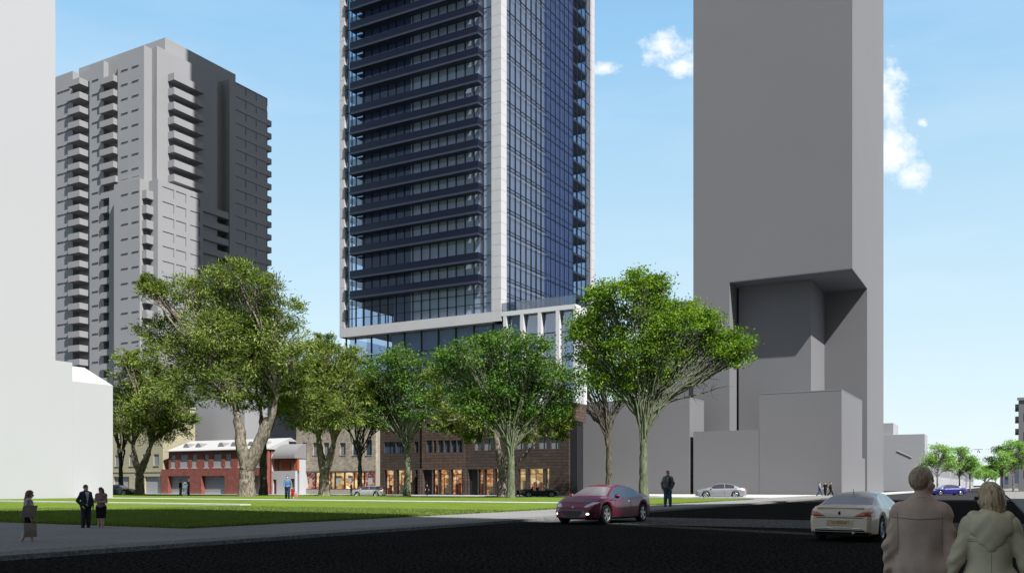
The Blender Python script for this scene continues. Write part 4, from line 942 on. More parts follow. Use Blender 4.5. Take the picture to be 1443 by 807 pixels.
    def patch(name, pts, ax_, sgn, mt, parent=t, off=.006, thick=.0, hard=False):
        """an outline of (u, z) points laid on the body, looking along axis ax_ from side sgn"""
        cx = sum(p[0] for p in pts)/len(pts); cz = sum(p[1] for p in pts)/len(pts); P = []
        # finer outline
        fine = []
        for i in range(len(pts)):
            a, b = pts[i], pts[(i+1) % len(pts)]
            for q in range(3): fine.append((a[0]+(b[0]-a[0])*q/3, a[1]+(b[1]-a[1])*q/3))
        k = len(fine); Vs = []
        for s in (1, .75, .45, .15):
            for (u, z) in fine:
                u2, z2 = cx+(u-cx)*s, cz+(z-cz)*s
                o, d = (Vector((sgn*5, u2, z2)), Vector((-sgn, 0, 0))) if ax_ == 'x' else (Vector((u2, sgn*3, z2)), Vector((0, -sgn, 0)))
                h = bvh.ray_cast(o, d); p = h[0] if h[0] else Vector((sgn*L/2*.97, u2, z2)) if ax_ == 'x' else Vector((u2, sgn*Wd/2, z2)); p = p-d*(off if s > .9 else off+thick); Vs.append(tuple(p))
        Fs = [(r*k+i, r*k+(i+1) % k, (r+1)*k+(i+1) % k, (r+1)*k+i) for r in range(3) for i in range(k)]+[tuple(3*k+i for i in range(k))]
        return obj(name, (Vs, Fs), mt, parent, smooth=not hard)
    mir = lambda pts: [(-u, z) for u, z in pts]
    for nm, pts, ax_, sg, mt, both in c.get('patches', ()):
        p = patch(nm, pts, ax_, sg, M[mt] if isinstance(mt, str) else mt, thick=.012 if 'light' in nm else 0)
        if both: patch(nm, mir(pts) if ax_ == 'x' else pts, ax_, sg if ax_ == 'x' else -sg, M[mt] if isinstance(mt, str) else mt, thick=.012 if 'light' in nm else 0)
    mx, mz = c.get('mirror', (None, None))
    if mx is not None:
        for s_ in (-1, 1):
            y = s_*(Wd/2*.93); m = MB(); m.lathe([(.001, -.07), (.06, -.06), (.085, 0), (.06, .08), (.001, .10)], (mx, y+s_*.07, mz), seg=12); o = obj('mirror', m, c.get('mirmat', c['paint']), t, smooth=True)
    return patch
rect = lambda u0, u1, z0, z1: [(u0, z0), (u1, z0), (u1, z1), (u0, z1)]
def seam(x, z0, z1, lean=0): return [(x, z0), (x+.012, z0), (x+.012+lean, z1), (x+lean, z1)]
maroon = paint('maroon_paint', (.19, .006, .034)); champagne = paint('champagne_paint', (.90, .68, .50), .05, .4); silver = paint('silver_paint', (.42, .43, .46), .5); greenblack = paint('dark_green_paint', (.008, .022, .028), .2); royal = paint('royal_blue_paint', (.03, .03, .22), .3)
SP = dict(L=4.43, W=1.80, wheel=.325, axles=(-1.33, 1.37), paint=maroon, screen=(.42, 1.06), rear=(-1.55, -1.0), sides=((-1.05, -.42), (-.36, .95)), mirror=(.72, .95), tumble=.55,
    top=[(-2.215, .84), (-2.15, .96), (-1.75, 1.0), (-1.5, 1.04), (-1.0, 1.23), (-.45, 1.335), (0, 1.34), (.38, 1.28), (1.1, .95), (1.5, .87), (1.9, .76), (2.12, .62), (2.215, .48)],
    belt=[(-2.215, .8), (-1.9, .93), (-1.4, .95), (-.6, .90), (.3, .87), (1.05, .87), (1.5, .84), (1.9, .73), (2.215, .45)],
    plan=[(-2.215, .70), (-2.1, .86), (-1.8, .96), (-1.3, 1.0), (-.3, .965), (.6, .965), (1.3, 1.0), (1.75, .94), (2.05, .82), (2.215, .62)],
    patches=[('headlight', [(.42, .58), (.62, .60), (.78, .70), (.80, .77), (.66, .76), (.50, .68)], 'x', 1, 'lamp_clear', 1), ('grille', [(-.34, .47), (.34, .47), (.40, .42), (.30, .30), (.18, .27), (-.18, .27), (-.30, .30), (-.40, .42)], 'x', 1, 'grille', 0),
        ('fog_lamp_recess', [(.50, .42), (.74, .46), (.80, .40), (.70, .31), (.54, .31)], 'x', 1, 'grille', 1), ('fog_light', [(.56, .40), (.62, .40), (.64, .36), (.62, .33), (.56, .33), (.54, .36)], 'x', 1, 'fog', 1),
        ('lower_intake', [(-.5, .24), (.5, .24), (.42, .205), (-.42, .205)], 'x', 1, 'grille', 0), ('emblem', [(-.07, .60), (-.03, .57), (.03, .57), (.07, .60), (.03, .595), (0, .62), (-.03, .595)], 'x', 1, 'chrome', 0),
        ('door_seam', seam(.78, .32, .84, .0), 'y', 1, 'under', 1), ('door_seam', seam(-.40, .32, .88, 0), 'y', 1, 'under', 1), ('handle', rect(-.33, -.18, .76, .79), 'y', 1, 'chrome', 1), ('sill_trim', rect(-.9, .95, .215, .25), 'y', 1, 'chrome', 1),
        ('wing_vent', [(.84, .55), (.98, .57), (.98, .64), (.86, .62)], 'y', 1, 'grille', 1)])
CP = dict(L=4.6, W=1.80, wheel=.32, axles=(-1.32, 1.36), paint=champagne, screen=(.45, 1.25), rear=(-1.62, -.78), sides=((-1.0, -.55), (-.50, 1.15)), mirror=(.9, .97), tumble=.52, spokes=7,
    top=[(-2.3, .80), (-2.24, .93), (-2.0, .97), (-1.65, 1.0), (-1.1, 1.22), (-.6, 1.335), (0, 1.36), (.4, 1.31), (1.25, .95), (1.7, .86), (2.1, .72), (2.3, .5)],
    belt=[(-2.3, .78), (-2.0, .92), (-1.4, .95), (-.6, .90), (.5, .88), (1.3, .86), (2.0, .7), (2.3, .45)],
    plan=[(-2.3, .80), (-2.22, .90), (-1.9, .97), (-1.3, 1.0), (0, .97), (1.3, .99), (1.9, .92), (2.3, .6)],
    patches=[('tail_light', [(.36, .70), (.84, .70), (.86, .78), (.80, .845), (.62, .83), (.48, .76)], 'x', -1, 'lamp_red', 1), ('number_plate', rect(-.30, .30, .47, .585), 'x', -1, 'plate', 0), ('emblem', [(-.04, .80), (-.02, .74), (.02, .74), (.04, .80), (.0, .85)], 'x', -1, 'under', 0),
        ('boot_seam', rect(-.62, .62, .665, .675), 'x', -1, 'under', 0), ('bumper_line', rect(-.84, .84, .655, .662), 'x', -1, 'under', 0), ('lower_valance', rect(-.66, .66, .29, .34), 'x', -1, 'under', 0), ('bumper_strip', rect(-.8, .8, .36, .39), 'x', -1, 'chrome', 0),
        ('door_seam', seam(-.55, .3, .88, 0), 'y', 1, 'under', 1), ('door_seam', seam(.85, .3, .84, 0), 'y', 1, 'under', 1), ('handle', rect(-.45, -.28, .78, .81), 'y', 1, 'chrome', 1), ('headlight', [(.4, .6), (.7, .62), (.8, .72), (.6, .70)], 'x', 1, 'lamp_clear', 1)])
SD = dict(L=4.95, W=1.85, wheel=.34, axles=(-1.42, 1.42), paint=silver, screen=(.55, 1.25), rear=(-1.9, -1.2), sides=((-1.3, -.42), (-.34, .95)), mirror=(.9, 1.0), tumble=.45,
    top=[(-2.47, .85), (-2.4, 1.0), (-1.85, 1.06), (-1.2, 1.36), (-.5, 1.46), (.1, 1.46), (.5, 1.38), (1.3, 1.0), (1.9, .92), (2.3, .78), (2.47, .55)],
    belt=[(-2.47, .82), (-1.9, .98), (-.6, .96), (.9, .93), (1.3, .92), (2.0, .82), (2.47, .5)], plan=[(-2.47, .74), (-2.3, .9), (-1.6, 1.0), (1.6, 1.0), (2.2, .88), (2.47, .62)],
    patches=[('headlight', [(.45, .66), (.78, .68), (.8, .78), (.5, .75)], 'x', 1, 'lamp_clear', 1), ('grille', rect(-.32, .32, .5, .72), 'x', 1, 'grille', 0), ('tail_light', rect(.5, .82, .75, .92), 'x', -1, 'lamp_red', 1),
        ('door_seam', seam(.85, .3, .9, 0), 'y', 1, 'under', 1), ('door_seam', seam(-.38, .3, .94, 0), 'y', 1, 'under', 1), ('door_seam', seam(-1.1, .6, .94, .1), 'y', 1, 'under', 1), ('handle', rect(-.3, -.12, .84, .87), 'y', 1, 'chrome', 1), ('handle', rect(-1.02, -.85, .86, .89), 'y', 1, 'chrome', 1)])
WG = dict(SD, L=4.5, paint=paint('light_silver_paint', (.48, .48, .48), .4), axles=(-1.3, 1.3), screen=(.45, 1.1), rear=(-2.15, -1.85), sides=((-1.75, -1.15), (-1.08, -.35), (-.28, .8)), mirror=(.85, 1.0),
    top=[(-2.25, .95), (-2.15, 1.2), (-1.9, 1.42), (-.5, 1.5), (.1, 1.49), (.45, 1.42), (1.15, 1.02), (1.7, .94), (2.1, .78), (2.25, .55)],
    belt=[(-2.25, .9), (-1.9, .98), (.9, .95), (1.2, .93), (1.9, .8), (2.25, .5)], plan=[(-2.25, .85), (-2.0, .96), (-1.4, 1.0), (1.4, 1.0), (2.0, .88), (2.25, .6)],
    patches=[('tail_light', [(.7, .75), (.86, .75), (.84, 1.15), (.74, 1.15)], 'x', -1, 'lamp_red', 1), ('tail_light', rect(-2.2, -2.02, .78, 1.1), 'y', 1, 'lamp_red', 1), ('headlight', rect(.45, .78, .66, .78), 'x', 1, 'lamp_clear', 1), ('door_seam', seam(-.32, .3, .92, 0), 'y', 1, 'under', 1), ('number_plate', rect(-.26, .26, .6, .7), 'x', -1, 'plate', 0)])
CV = dict(L=4.4, W=1.78, wheel=.33, axles=(-1.3, 1.32), paint=greenblack, screen=(9, 9.1), rear=(9, 9.1), sides=(), mirror=(.75, .95), tumble=.4, spokes=6,
    top=[(-2.2, .80), (-2.1, .92), (-1.3, .95), (-1.15, .93), (-1.0, .80), (.55, .80), (.7, .93), (1.2, .88), (1.8, .78), (2.1, .65), (2.2, .5)],
    belt=[(-2.2, .78), (-1.9, .9), (-1.2, .9), (-1.05, .78), (.6, .78), (.75, .88), (1.3, .85), (2.0, .7), (2.2, .46)], plan=[(-2.2, .76), (-2.0, .9), (-1.4, 1.0), (1.4, 1.0), (2.0, .86), (2.2, .62)],
    patches=[('headlight', [(.42, .6), (.78, .62), (.8, .72), (.5, .7)], 'x', 1, 'lamp_clear', 1), ('headlight', rect(1.85, 2.08, .62, .70), 'y', 1, 'lamp_clear', 1), ('tail_light', rect(-2.15, -2.0, .7, .84), 'y', 1, 'lamp_red', 1), ('door_seam', seam(-.45, .3, .76, 0), 'y', 1, 'under', 1), ('door_seam', seam(.62, .3, .76, 0), 'y', 1, 'under', 1)])
def put_car(name, label, c, px, pyb, heading, length_px=None, scale=None, Y=None, **kw):
    Y = Y or F*H/(pyb-HY); t = thing(name, label, 'car', (U(px)*Y, Y, 0), heading); p = build_car(t, c); t.scale = (scale,)*3; return t, p
def hd(px, rel):   # heading whose nose points rel degrees to the right of straight away from the viewer, at column px
    return math.pi/2-(math.atan(U(px))+R(rel))
t, p = put_car('parked_car', 'shiny maroon sports coupe facing the viewer on the grey crossing band', SP, 851, 735.5, hd(851, 180+29), scale=1.17)
def script(t, body, pos, size, rot, mt, name, extrude=.003, parent=None):
    cu = bpy.data.curves.new(name, 'FONT'); cu.body = body; cu.size = size; cu.extrude = extrude; cu.align_x = 'CENTER'; cu.align_y = 'CENTER'; cu.materials.append(mt)
    tmp = bpy.data.objects.new(name, cu); me = bpy.data.meshes.new_from_object(tmp); me.name = name; bpy.data.objects.remove(tmp)
    o = bpy.data.objects.new(name, me); COL.objects.link(o); o.parent = parent or t; o.location = pos; o.rotation_euler = rot; return o
t, p = put_car('parked_car', 'champagne coloured coupe seen from behind beside the man in the brown jacket', CP, 1215, 757.5, hd(1205, 15), scale=1.0)
pl = [o for o in t.children if o.name.startswith('number_plate')][0]
script(t, 'I1 7717 F', (-2.335, 0, .527), .105, (R(90), 0, R(-90)), M['plate_text'], 'plate_characters', parent=pl)
o = obj('plate_surround', MB().box(-2.318, -2.300, -.36, .36, .588, .602).box(-2.318, -2.300, -.36, .36, .452, .467).box(-2.318, -2.300, -.36, -.305, .467, .588).box(-2.318, -2.300, .305, .36, .467, .588), M['chrome'], t)
obj('exhaust_pipe', MB().tube([(-2.1, -.38, .27), (-2.36, -.38, .27)], .04, 10), M['chrome'], t)
obj('antenna', MB().tube([(-.85, 0, 1.27), (-.95, 0, 1.44)], .008, 5), M['under'], t)
obj('boot_lip', MB().box(-2.27, -2.18, -.62, .62, .925, .945), champagne, t)
put_car('parked_car', 'silver grey sedan side on in front of the low grey block', SD, 1015.5, 701.3, hd(1015, -90), scale=1.19)
put_car('parked_car', 'silver wagon parked by the stone building behind a thin tree', WG, 519, 699.6, hd(519, -74), scale=.97)
cvt, _ = put_car('parked_car', 'dark green open top car by the brown brick shops', CV, 760, 700, hd(760, 84), scale=1.11)
m = MB(); m.quad((.98, -.6, .9), (.98, .6, .9), (.55, .52, 1.32), (.55, -.52, 1.32)); obj('windscreen', m, M['shop_glass'], cvt)
m = MB().tube([(.99, -.62, .9), (.55, -.54, 1.33), (.55, .54, 1.33), (.99, .62, .9)], .022, 6); obj('windscreen_frame', m, M['chrome'], cvt)
for y in (-.36, .36): obj('seat', MB().box(-.35, -.15, y-.22, y+.22, .7, 1.12), M['under'], cvt)
obj('rear_seat', MB().box(-1.0, -.8, -.55, .55, .7, 1.05), M['under'], cvt)
put_car('parked_car', 'dark blue grey car half hidden behind the white building and thin tree', dict(SD, paint=paint('slate_paint', (.05, .07, .1))), 166, 697.8, hd(166, 120), scale=1.1)
put_car('parked_car', 'royal blue sedan crossing at the start of the side street', dict(SD, paint=royal), 1335, 697.2, hd(1335, -118), scale=1.1)
#@@PEOPLE
# ---------------------------------------------------------------- people: one smooth skin grown round a posed skeleton
def capsule(P, a, b, ra, rb, fl=1.0):
    """signed distance to a tapered limb; fl < 1 flattens it front to back (y)"""
    a = np.array(a, float); b = np.array(b, float); s = np.array([1, 1/fl, 1]); p = (P-a)*s; d = (b-a)*s
    h = np.clip((p@d)/(d@d+1e-9), 0, 1); return (np.linalg.norm(p-h[:, None]*d, axis=1)-(ra+(rb-ra)*h))*min(1, fl**.5)
def ellip(P, c, r):
    r = np.array(r, float); q = (P-np.array(c, float))/r; l = np.linalg.norm(q, axis=1); return (l-1)*r.min()*np.clip(l, .8, 1.2)
def smin(ds, k):
    if k <= 0: return np.min(ds, axis=0)
    ds = np.array(ds); m = ds.min(0); return m-k*np.log(np.exp(-(ds-m)/k).sum(0))
def surf(fn, lo, hi, h):
    """surface nets"""
    lo = np.array(lo, float)-2*h; hi = np.array(hi, float)+2*h; n = np.ceil((hi-lo)/h).astype(int)+1
    g = [lo[i]+np.arange(n[i])*h for i in range(3)]; G = np.stack(np.meshgrid(*g, indexing='ij'), -1).reshape(-1, 3)
    G4 = G.reshape(*n, 3); q = 4; ci = [np.minimum(np.arange(0, n[i]+q-1, q), n[i]-1) for i in range(3)]
    Gc = G4[np.ix_(*ci)]; Dc = fn(Gc.reshape(-1, 3)).reshape(Gc.shape[:3]); near = [np.minimum((np.arange(n[i])+q//2)//q, len(ci[i])-1) for i in range(3)]
    D = Dc[np.ix_(*near)].copy(); mk = np.abs(D) < h*q*2.1; pts = G4[mk]; D[mk] = np.concatenate([fn(pts[i:i+150000]) for i in range(0, max(len(pts), 1), 150000)]); ins = D < 0
    nx, ny, nz = n-1; acc = np.zeros((nx, ny, nz, 3)); cnt = np.zeros((nx, ny, nz))
    idx = np.stack(np.meshgrid(np.arange(nx), np.arange(ny), np.arange(nz), indexing='ij'), -1)
    C8 = [(i, j, k) for i in (0, 1) for j in (0, 1) for k in (0, 1)]
    sl = lambda o: (slice(o[0], o[0]+nx), slice(o[1], o[1]+ny), slice(o[2], o[2]+nz))
    for i, a in enumerate(C8):
        for b in C8[i+1:]:
            if sum(abs(x-y) for x, y in zip(a, b)) != 1: continue
            da, db = D[sl(a)], D[sl(b)]; cr = (da < 0) != (db < 0); t = np.where(cr, da/np.where(cr, da-db, 1), 0)
            acc += np.where(cr[..., None], np.array(a)+t[..., None]*(np.array(b)-np.array(a)), 0); cnt += cr
    act = cnt > 0; ids = -np.ones((nx, ny, nz), int); ids[act] = np.arange(act.sum()); V = lo+(idx[act]+acc[act]/cnt[act][:, None])*h
    Fs = []
    for ax in range(3):
        o = [0, 0, 0]; o[ax] = 1; A = ins[:n[0]-o[0], :n[1]-o[1], :n[2]-o[2]]; B = ins[o[0]:, o[1]:, o[2]:]; e = np.argwhere(A != B)
        u, v = [(1, 2), (2, 0), (0, 1)][ax]; e = e[(e[:, u] > 0) & (e[:, v] > 0)]; e = e[(e[:, u] < n[u]-1) & (e[:, v] < n[v]-1)]; e = e[(e[:, ax] < n[ax]-1)]
        if not len(e): continue
        du = np.zeros(3, int); du[u] = 1; dv = np.zeros(3, int); dv[v] = 1; flip = ~A[tuple(e.T)]
        q = np.stack([ids[tuple((e-du-dv).T)], ids[tuple((e-dv).T)], ids[tuple(e.T)], ids[tuple((e-du).T)]], 1); q[flip] = q[flip][:, ::-1]; Fs.append(q)
    Fq = np.concatenate(Fs); Fq = Fq[(Fq >= 0).all(1)]; return V, Fq
def sm(name, col, rough=.8, **k): return mat(name, col, rough, **k)
SK = sm('skin', (.62, .38, .29), .55); SKD = sm('tanned_skin', (.72, .42, .31), .55)
def cloth(name, col, sc=18, st=.25, wave=0):
    return mat(name, col, .92, var=.10, vscale=6, bump=.12, bscale=60, spec=.2)
def hairmat(name, c1, c2, sc=60):
    m = bpy.data.materials.new(name); m.use_nodes = True; t = NT(m.node_tree); p = t.n['Principled BSDF']; p.inputs['Roughness'].default_value = .5
    tc = t.new('ShaderNodeTexCoord'); mp = t.new('ShaderNodeMapping'); mp.inputs['Scale'].default_value = (1, 1, .12); t.L(tc.outputs['Object'], mp.inputs[0])
    n = t.new('ShaderNodeTexNoise', i_Scale=float(sc), i_Detail=4.0, i_Roughness=.7); t.L(mp.outputs[0], n.inputs['Vector']); c = t.ramp(n.outputs[0], [(.35, c1), (.65, c2)]); t.L(c, p.inputs['Base Color'])
    b = t.new('ShaderNodeBump', i_Strength=.7, i_Distance=.012); t.L(n.outputs[0], b.inputs['Height']); t.L(b.outputs[0], p.inputs['Normal']); return m
HB = hairmat('dark_brown_hair', (.012, .008, .006), (.05, .03, .02)); HR = hairmat('auburn_hair', (.06, .015, .006), (.22, .07, .03)); HF = hairmat('grey_fair_hair', (.16, .09, .05), (.50, .34, .21), 90); HL = hairmat('streaked_blonde_hair', (.13, .075, .035), (.72, .50, .28), 70); HG = hairmat('grey_hair', (.2, .2, .2), (.4, .4, .4))
SKEL = dict(hipL=(-.095, 0, .92), hipR=(.095, 0, .92), kneeL=(-.1, .01, .50), kneeR=(.1, .01, .50), ankL=(-.105, -.02, .08), ankR=(.105, -.02, .08), shL=(-.155, -.01, 1.405), shR=(.155, -.01, 1.405),
            elL=(-.205, -.03, 1.13), elR=(.205, -.03, 1.13), wrL=(-.215, .04, .88), wrR=(.215, .04, .88), pel=(0, 0, .95), che=(0, 0, 1.27), neck=(0, -.01, 1.46), head=(0, .02, 1.635), look=(0, 1, 0))
WALK = dict(kneeL=(-.09, .18, .52), ankL=(-.09, .30, .09), kneeR=(.09, -.04, .50), ankR=(.09, -.34, .15), elL=(-.23, -.16, 1.15), wrL=(-.24, -.15, .90), elR=(.23, .06, 1.13), wrR=(.24, .22, .95))
def person(label, px, pyb, hpx, head_deg, outfit, pose=None, Y=None, h=.016, group=None, male=True, fold=0, extra=None, skin=None, scale=None, cat='person'):
    """outfit: list of (kind, material); kinds: jacket, shirt, tee, trousers, shorts, skirt, dress, coat; then hair kind, shoes"""
    Y = Y or F*H/(pyb-HY); s = scale or hpx*Y/F/1.755; J = {k: np.array(v, float) for k, v in {**SKEL, **(pose or {})}.items()}
    if not male:
        for k in ('shL', 'shR', 'elL', 'elR', 'wrL', 'wrR'): J[k][0] *= .9
    t = thing('person', label, cat, (U(px)*Y, Y, 0), R(head_deg), group); t.scale = (s,)*3; sk = skin or SK
    look = J['look']/np.linalg.norm(J['look']); side = np.cross(look, (0, 0, 1.)); side /= np.linalg.norm(side); up = np.cross(side, look); hc = J['head']
    Hd = lambda r, f, u: hc+side*r+look*f+up*u
    W_ = 1.0 if male else .88
    def legs(P, g=0, hem=0):
        o = []
        for S_ in 'LR':
            o += [capsule(P, J['hip'+S_], J['knee'+S_], .088+g, .058+g), capsule(P, J['knee'+S_], J['ank'+S_]+(0, 0, hem), .058+g, .040+g+(.012 if hem else 0)), ellip(P, J['knee'+S_]*.6+J['ank'+S_]*.4+(0, -.02, 0), (.052+g, .055+g, .11))]
        return o
    def torso(P, g=0):
        sh = (J['shL']+J['shR'])/2
        return [capsule(P, J['hipL']+(.0, 0, .03), J['hipR']+(0, 0, .03), .092+g, .092+g, .95), ellip(P, J['pel'], (.165*W_+g, .115+g, .13+g)), ellip(P, J['pel']*.45+J['che']*.55, (.135*W_+g, .098+g, .18)), ellip(P, J['che'], (.165*W_+g, .115+g, .19+g)),
                capsule(P, J['shL']*.8+J['shR']*.2-(0, 0, .01), J['shR']*.8+J['shL']*.2-(0, 0, .01), .06+g, .06+g), capsule(P, sh-(0, 0, .04), J['neck']+(0, 0, .02), .10+g, .055+g)]
    def arms(P, g=0, to=1.0):
        o = []
        for S_ in 'LR':
            o += [ellip(P, J['sh'+S_], (.062+g, .062+g, .062+g)), capsule(P, J['sh'+S_], J['el'+S_], .052+g, .040+g)]
            if to > .5: w = J['el'+S_]+(J['wr'+S_]-J['el'+S_])*(to-.5)*2; o.append(capsule(P, J['el'+S_], w, .042+g, (.029 if to < 1 else .026)+g))
        return o
    def hands(P):
        o = []
        for S_, sg in (('L', 1), ('R', -1)):
            w = J['wr'+S_]; d = w-J['el'+S_]; d /= np.linalg.norm(d); v = np.array([0, 1., 0]); v = v-d*(v@d); v /= np.linalg.norm(v); n = np.cross(d, v); pal = w+d*.05
            o.append(capsule(P, w, w+d*.07, .026, .034)); o.append(capsule(P, pal-v*.018, pal+v*.018, .024, .024))
            for q, (off, ln) in enumerate(((-.030, .058), (-.010, .072), (.011, .078), (.031, .07))):
                a = w+d*.09+v*off; b = a+d*ln*.5+n*.004*sg; c_ = b+d*ln*.4+n*.02*sg; o += [capsule(P, a, b, .0105, .0095), capsule(P, b, c_, .0095, .008)]
            a = w+d*.03+v*.03; b = a+d*.035+v*.028; o += [capsule(P, a, b, .0125, .011), capsule(P, b, b+d*.032+v*.004, .011, .009)]
        return o
    def headf(P):
        loc = np.stack([(P-hc)@side, (P-hc)@look, (P-hc)@up], 1)
        o = [ellip(loc, (0, -.012, .02), (.074, .094, .098)), ellip(loc, (0, .018, -.04), (.058, .072, .075)), ellip(loc, (0, .05, -.088), (.03, .035, .026)), capsule(loc, (0, .082, .0), (0, .102, -.032), .010, .014), ellip(loc, (0, .085, -.068), (.024, .012, .009)),
             capsule(loc, (-.035, .078, .012), (.035, .078, .012), .010, .010)]
        for sg in (-1, 1): o += [ellip(loc, (sg*.076, -.012, -.018), (.009, .020, .032)), ellip(loc, (sg*.045, .055, -.03), (.022, .022, .02))]
        return o
    def body(P):
        d = smin(legs(P)+torso(P)+arms(P)+[capsule(P, J['neck']-(0, 0, .05), hc-(0, 0, .05), .058 if male else .048, .052 if male else .044)], .018); hd_ = smin(headf(P), .006)
        ft = smin([capsule(P, J['ank'+S_]+(0, -.03, -.045), J['ank'+S_]+(0, .13, -.05), .036, .026) for S_ in 'LR'], .01)
        d = smin([d, ft], .012); d = smin([d, hd_], .008); return smin([d, np.min(hands(P), axis=0)], .003)
    pts = np.array([v for k, v in J.items() if k != 'look']); lo = pts.min(0)-(.14, .16, .12); hi = pts.max(0)+(.14, .18, .16); lo[2] = -.02
    V, Fq = surf(body, lo, hi, h); npmesh('body', V, Fq, sk, t, smooth=True)
    fl = (lambda P: 0) if not fold else (lambda P: fold*(np.sin(P[:, 0]*46+np.sin(P[:, 2]*7+P[:, 0]*9)*2.2)*(.6+.4*np.sin(P[:, 2]*11+P[:, 0]*13))*np.clip((1.42-P[:, 2])*2.2, .1, 1)+.7*np.sin(P[:, 2]*60+np.abs(P[:, 0])*45)*np.clip((np.abs(P[:, 0])-.17)*14, 0, 1)))
    def shell(name, fn, z0, z1, mt, hh=h):
        V, Fq = surf(lambda P: np.maximum(fn(P)+fl(P), np.maximum(z0-P[:, 2], P[:, 2]-z1)), (lo[0]-.03, lo[1]-.02, max(z0, lo[2])-.02), (hi[0]+.03, hi[1]+.02, z1+.02), hh); return npmesh(name, V, Fq, mt, t, smooth=True)
    for kind, mt in outfit:
        if kind in ('trousers', 'jeans'): shell(kind, lambda P: smin(legs(P, .018, .0)+torso(P, .008)[:2], .02), .055, 1.0, mt)
        elif kind == 'shorts': shell(kind, lambda P: smin(legs(P, .03)+torso(P, .012)[:2], .02), .52, 1.0, mt)
        elif kind == 'shirt': shell(kind, lambda P: smin(torso(P, .013)+arms(P, .008, .97), .015), .90, 1.54, mt)
        elif kind == 'tee': shell(kind, lambda P: smin(torso(P, .014)+arms(P, .02, .35), .02), .93, 1.54, mt)
        elif kind in ('jacket', 'coat'):
            z0 = .80 if kind == 'jacket' else .72; g = .021
            def jf(P):
                a0 = smin(torso(P, g), .03); sk_ = capsule(P, J['pel']+(0, 0, .05), J['pel']*(1, 1, 0)+(0, 0, z0), .15*W_, .165*W_, .72); d = smin([smin([a0, sk_], .02)]+arms(P, g*.95, 1.0), .010)
                for S_ in 'LR':
                    w = J['wr'+S_]; dd = w-J['el'+S_]; dd /= np.linalg.norm(dd); near = np.linalg.norm(P-w, axis=1) < .2; d = np.where(near & (((P-w)@dd) > -.0), np.maximum(d, (P-w)@dd), d)
                return d
            shell(kind, jf, z0, 1.545, mt)
            cz = J['neck']; shell('collar', lambda P: np.maximum(np.abs(capsule(P, cz-(0, 0, .05), cz+(0, -.005, .06), .082, .068))-.008, ((P-cz)@np.array([0, .35, 1.]))-.045), 1.42, 1.575, mt)
        elif kind == 'shirtfront':
            shell('shirt_front', lambda P: np.maximum(np.maximum(smin(torso(P, .030), .03), -P[:, 1]), np.abs(P[:, 0])-(P[:, 2]-.98)*.16), 1.02, 1.47, mt)
        elif kind == 'skirt': shell(kind, lambda P: smin([capsule(P, (0, 0, .95), (0, 0, .55), .155, .17, .72)]+legs(P, .02)[::3], .03), .50, 1.04, mt)
        elif kind == 'dress': shell(kind, lambda P: smin(torso(P, .012)+[capsule(P, (0, 0, .95), (0, .01, .58), .15, .16, .72)], .03), .55, 1.40, mt)
        elif kind == 'shoes':
            shell('shoes', lambda P: smin([capsule(P, J['ank'+S_]+(0, -.035, -.04), J['ank'+S_]+(0, .14, -.05), .046, .036) for S_ in 'LR'], .008), -.01, .5, mt)
        elif kind.startswith('hair'):
            long_ = 'long' in kind
            def hf(P):
                loc = np.stack([(P-hc)@side, (P-hc)@look, (P-hc)@up], 1); d = ellip(loc, (0, -.02, .028), (.083, .103, .102)); face = ellip(loc, (0, .075, -.045), (.075, .078, .105)); bot = -loc[:, 2]-.045-(loc[:, 1] < -.02)*.02
                ear = np.min([ellip(loc, (sg*.085, .005, -.03), (.03, .042, .06)) for sg in (-1, 1)], axis=0)
                if long_: d = smin([d, capsule(loc, (-.045, -.05, -.02), (-.05, -.055, -.19), .052, .04), capsule(loc, (.045, -.05, -.02), (.05, -.055, -.19), .052, .04), capsule(loc, (0, -.07, 0), (0, -.08, -.2), .055, .045)], .02); return np.maximum(d+.006*np.sin(loc[:, 0]*95+loc[:, 1]*60), -face)
                if 'bob' in kind: d = smin([d, ellip(loc, (0, -.035, -.04), (.088, .092, .10)), ellip(loc, (.02, -.075, -.10), (.05, .04, .06))], .02); return np.maximum(d+.004*np.sin(loc[:, 0]*130+loc[:, 2]*20)+.003*np.sin(loc[:, 0]*60), -face)
                return np.maximum(np.maximum(np.maximum(d+.0015*np.sin(loc[:, 0]*150), -face), bot-.03), -ear)
            V, Fq = surf(hf, hc-(.14, .16, .32 if long_ else .2), hc+(.14, .16, .16), min(h, .009)); npmesh('hair', V, Fq, mt, t, smooth=True)
        elif kind == 'sunglasses':
            m = MB()
            for sg in (-1, 1):
                c_ = Hd(sg*.033, .098, .0); m.box(*[v for i in range(3) for v in (c_[i]-(.024, .012, .014)[i], c_[i]+(.024, .012, .014)[i])]); 
                m.tube([Hd(sg*.055, .09, .004), Hd(sg*.080, .03, .0), Hd(sg*.082, -.02, -.005)], .003, 5)
            obj('sunglasses', m, M['under'], t)
    return t, J, s
J_ = {}
def face(px, deg): return deg-math.degrees(math.atan(U(px)))       # 0 walks straight away from the viewer, 90 to the left, 180 towards
navy_suit = cloth('navy_suit_wool', (.035, .042, .06)); grey_trs = cloth('charcoal_trousers', (.04, .043, .05)); blk = cloth('black_cloth', (.012, .012, .014)); wht = cloth('white_cotton', (.6, .6, .62)); blue_sh = cloth('blue_cotton', (.10, .19, .36)); denim = cloth('denim', (.05, .085, .15)); dden = cloth('dark_denim', (.015, .025, .05))
leath = mat('black_leather', (.035, .033, .032), .4, bump=.4, bscale=9); pinkc = cloth('dusty_pink_top', (.30, .18, .19)); redc = cloth('red_cloth', (.32, .02, .03)); greyc = cloth('grey_cloth', (.2, .21, .22)); bronze = cloth('grey_bronze_cloth', (.11, .10, .085)); shoe = mat('black_shoes', (.012, .012, .012), .35); pale_shoe = mat('pale_shoes', (.55, .52, .48), .6)
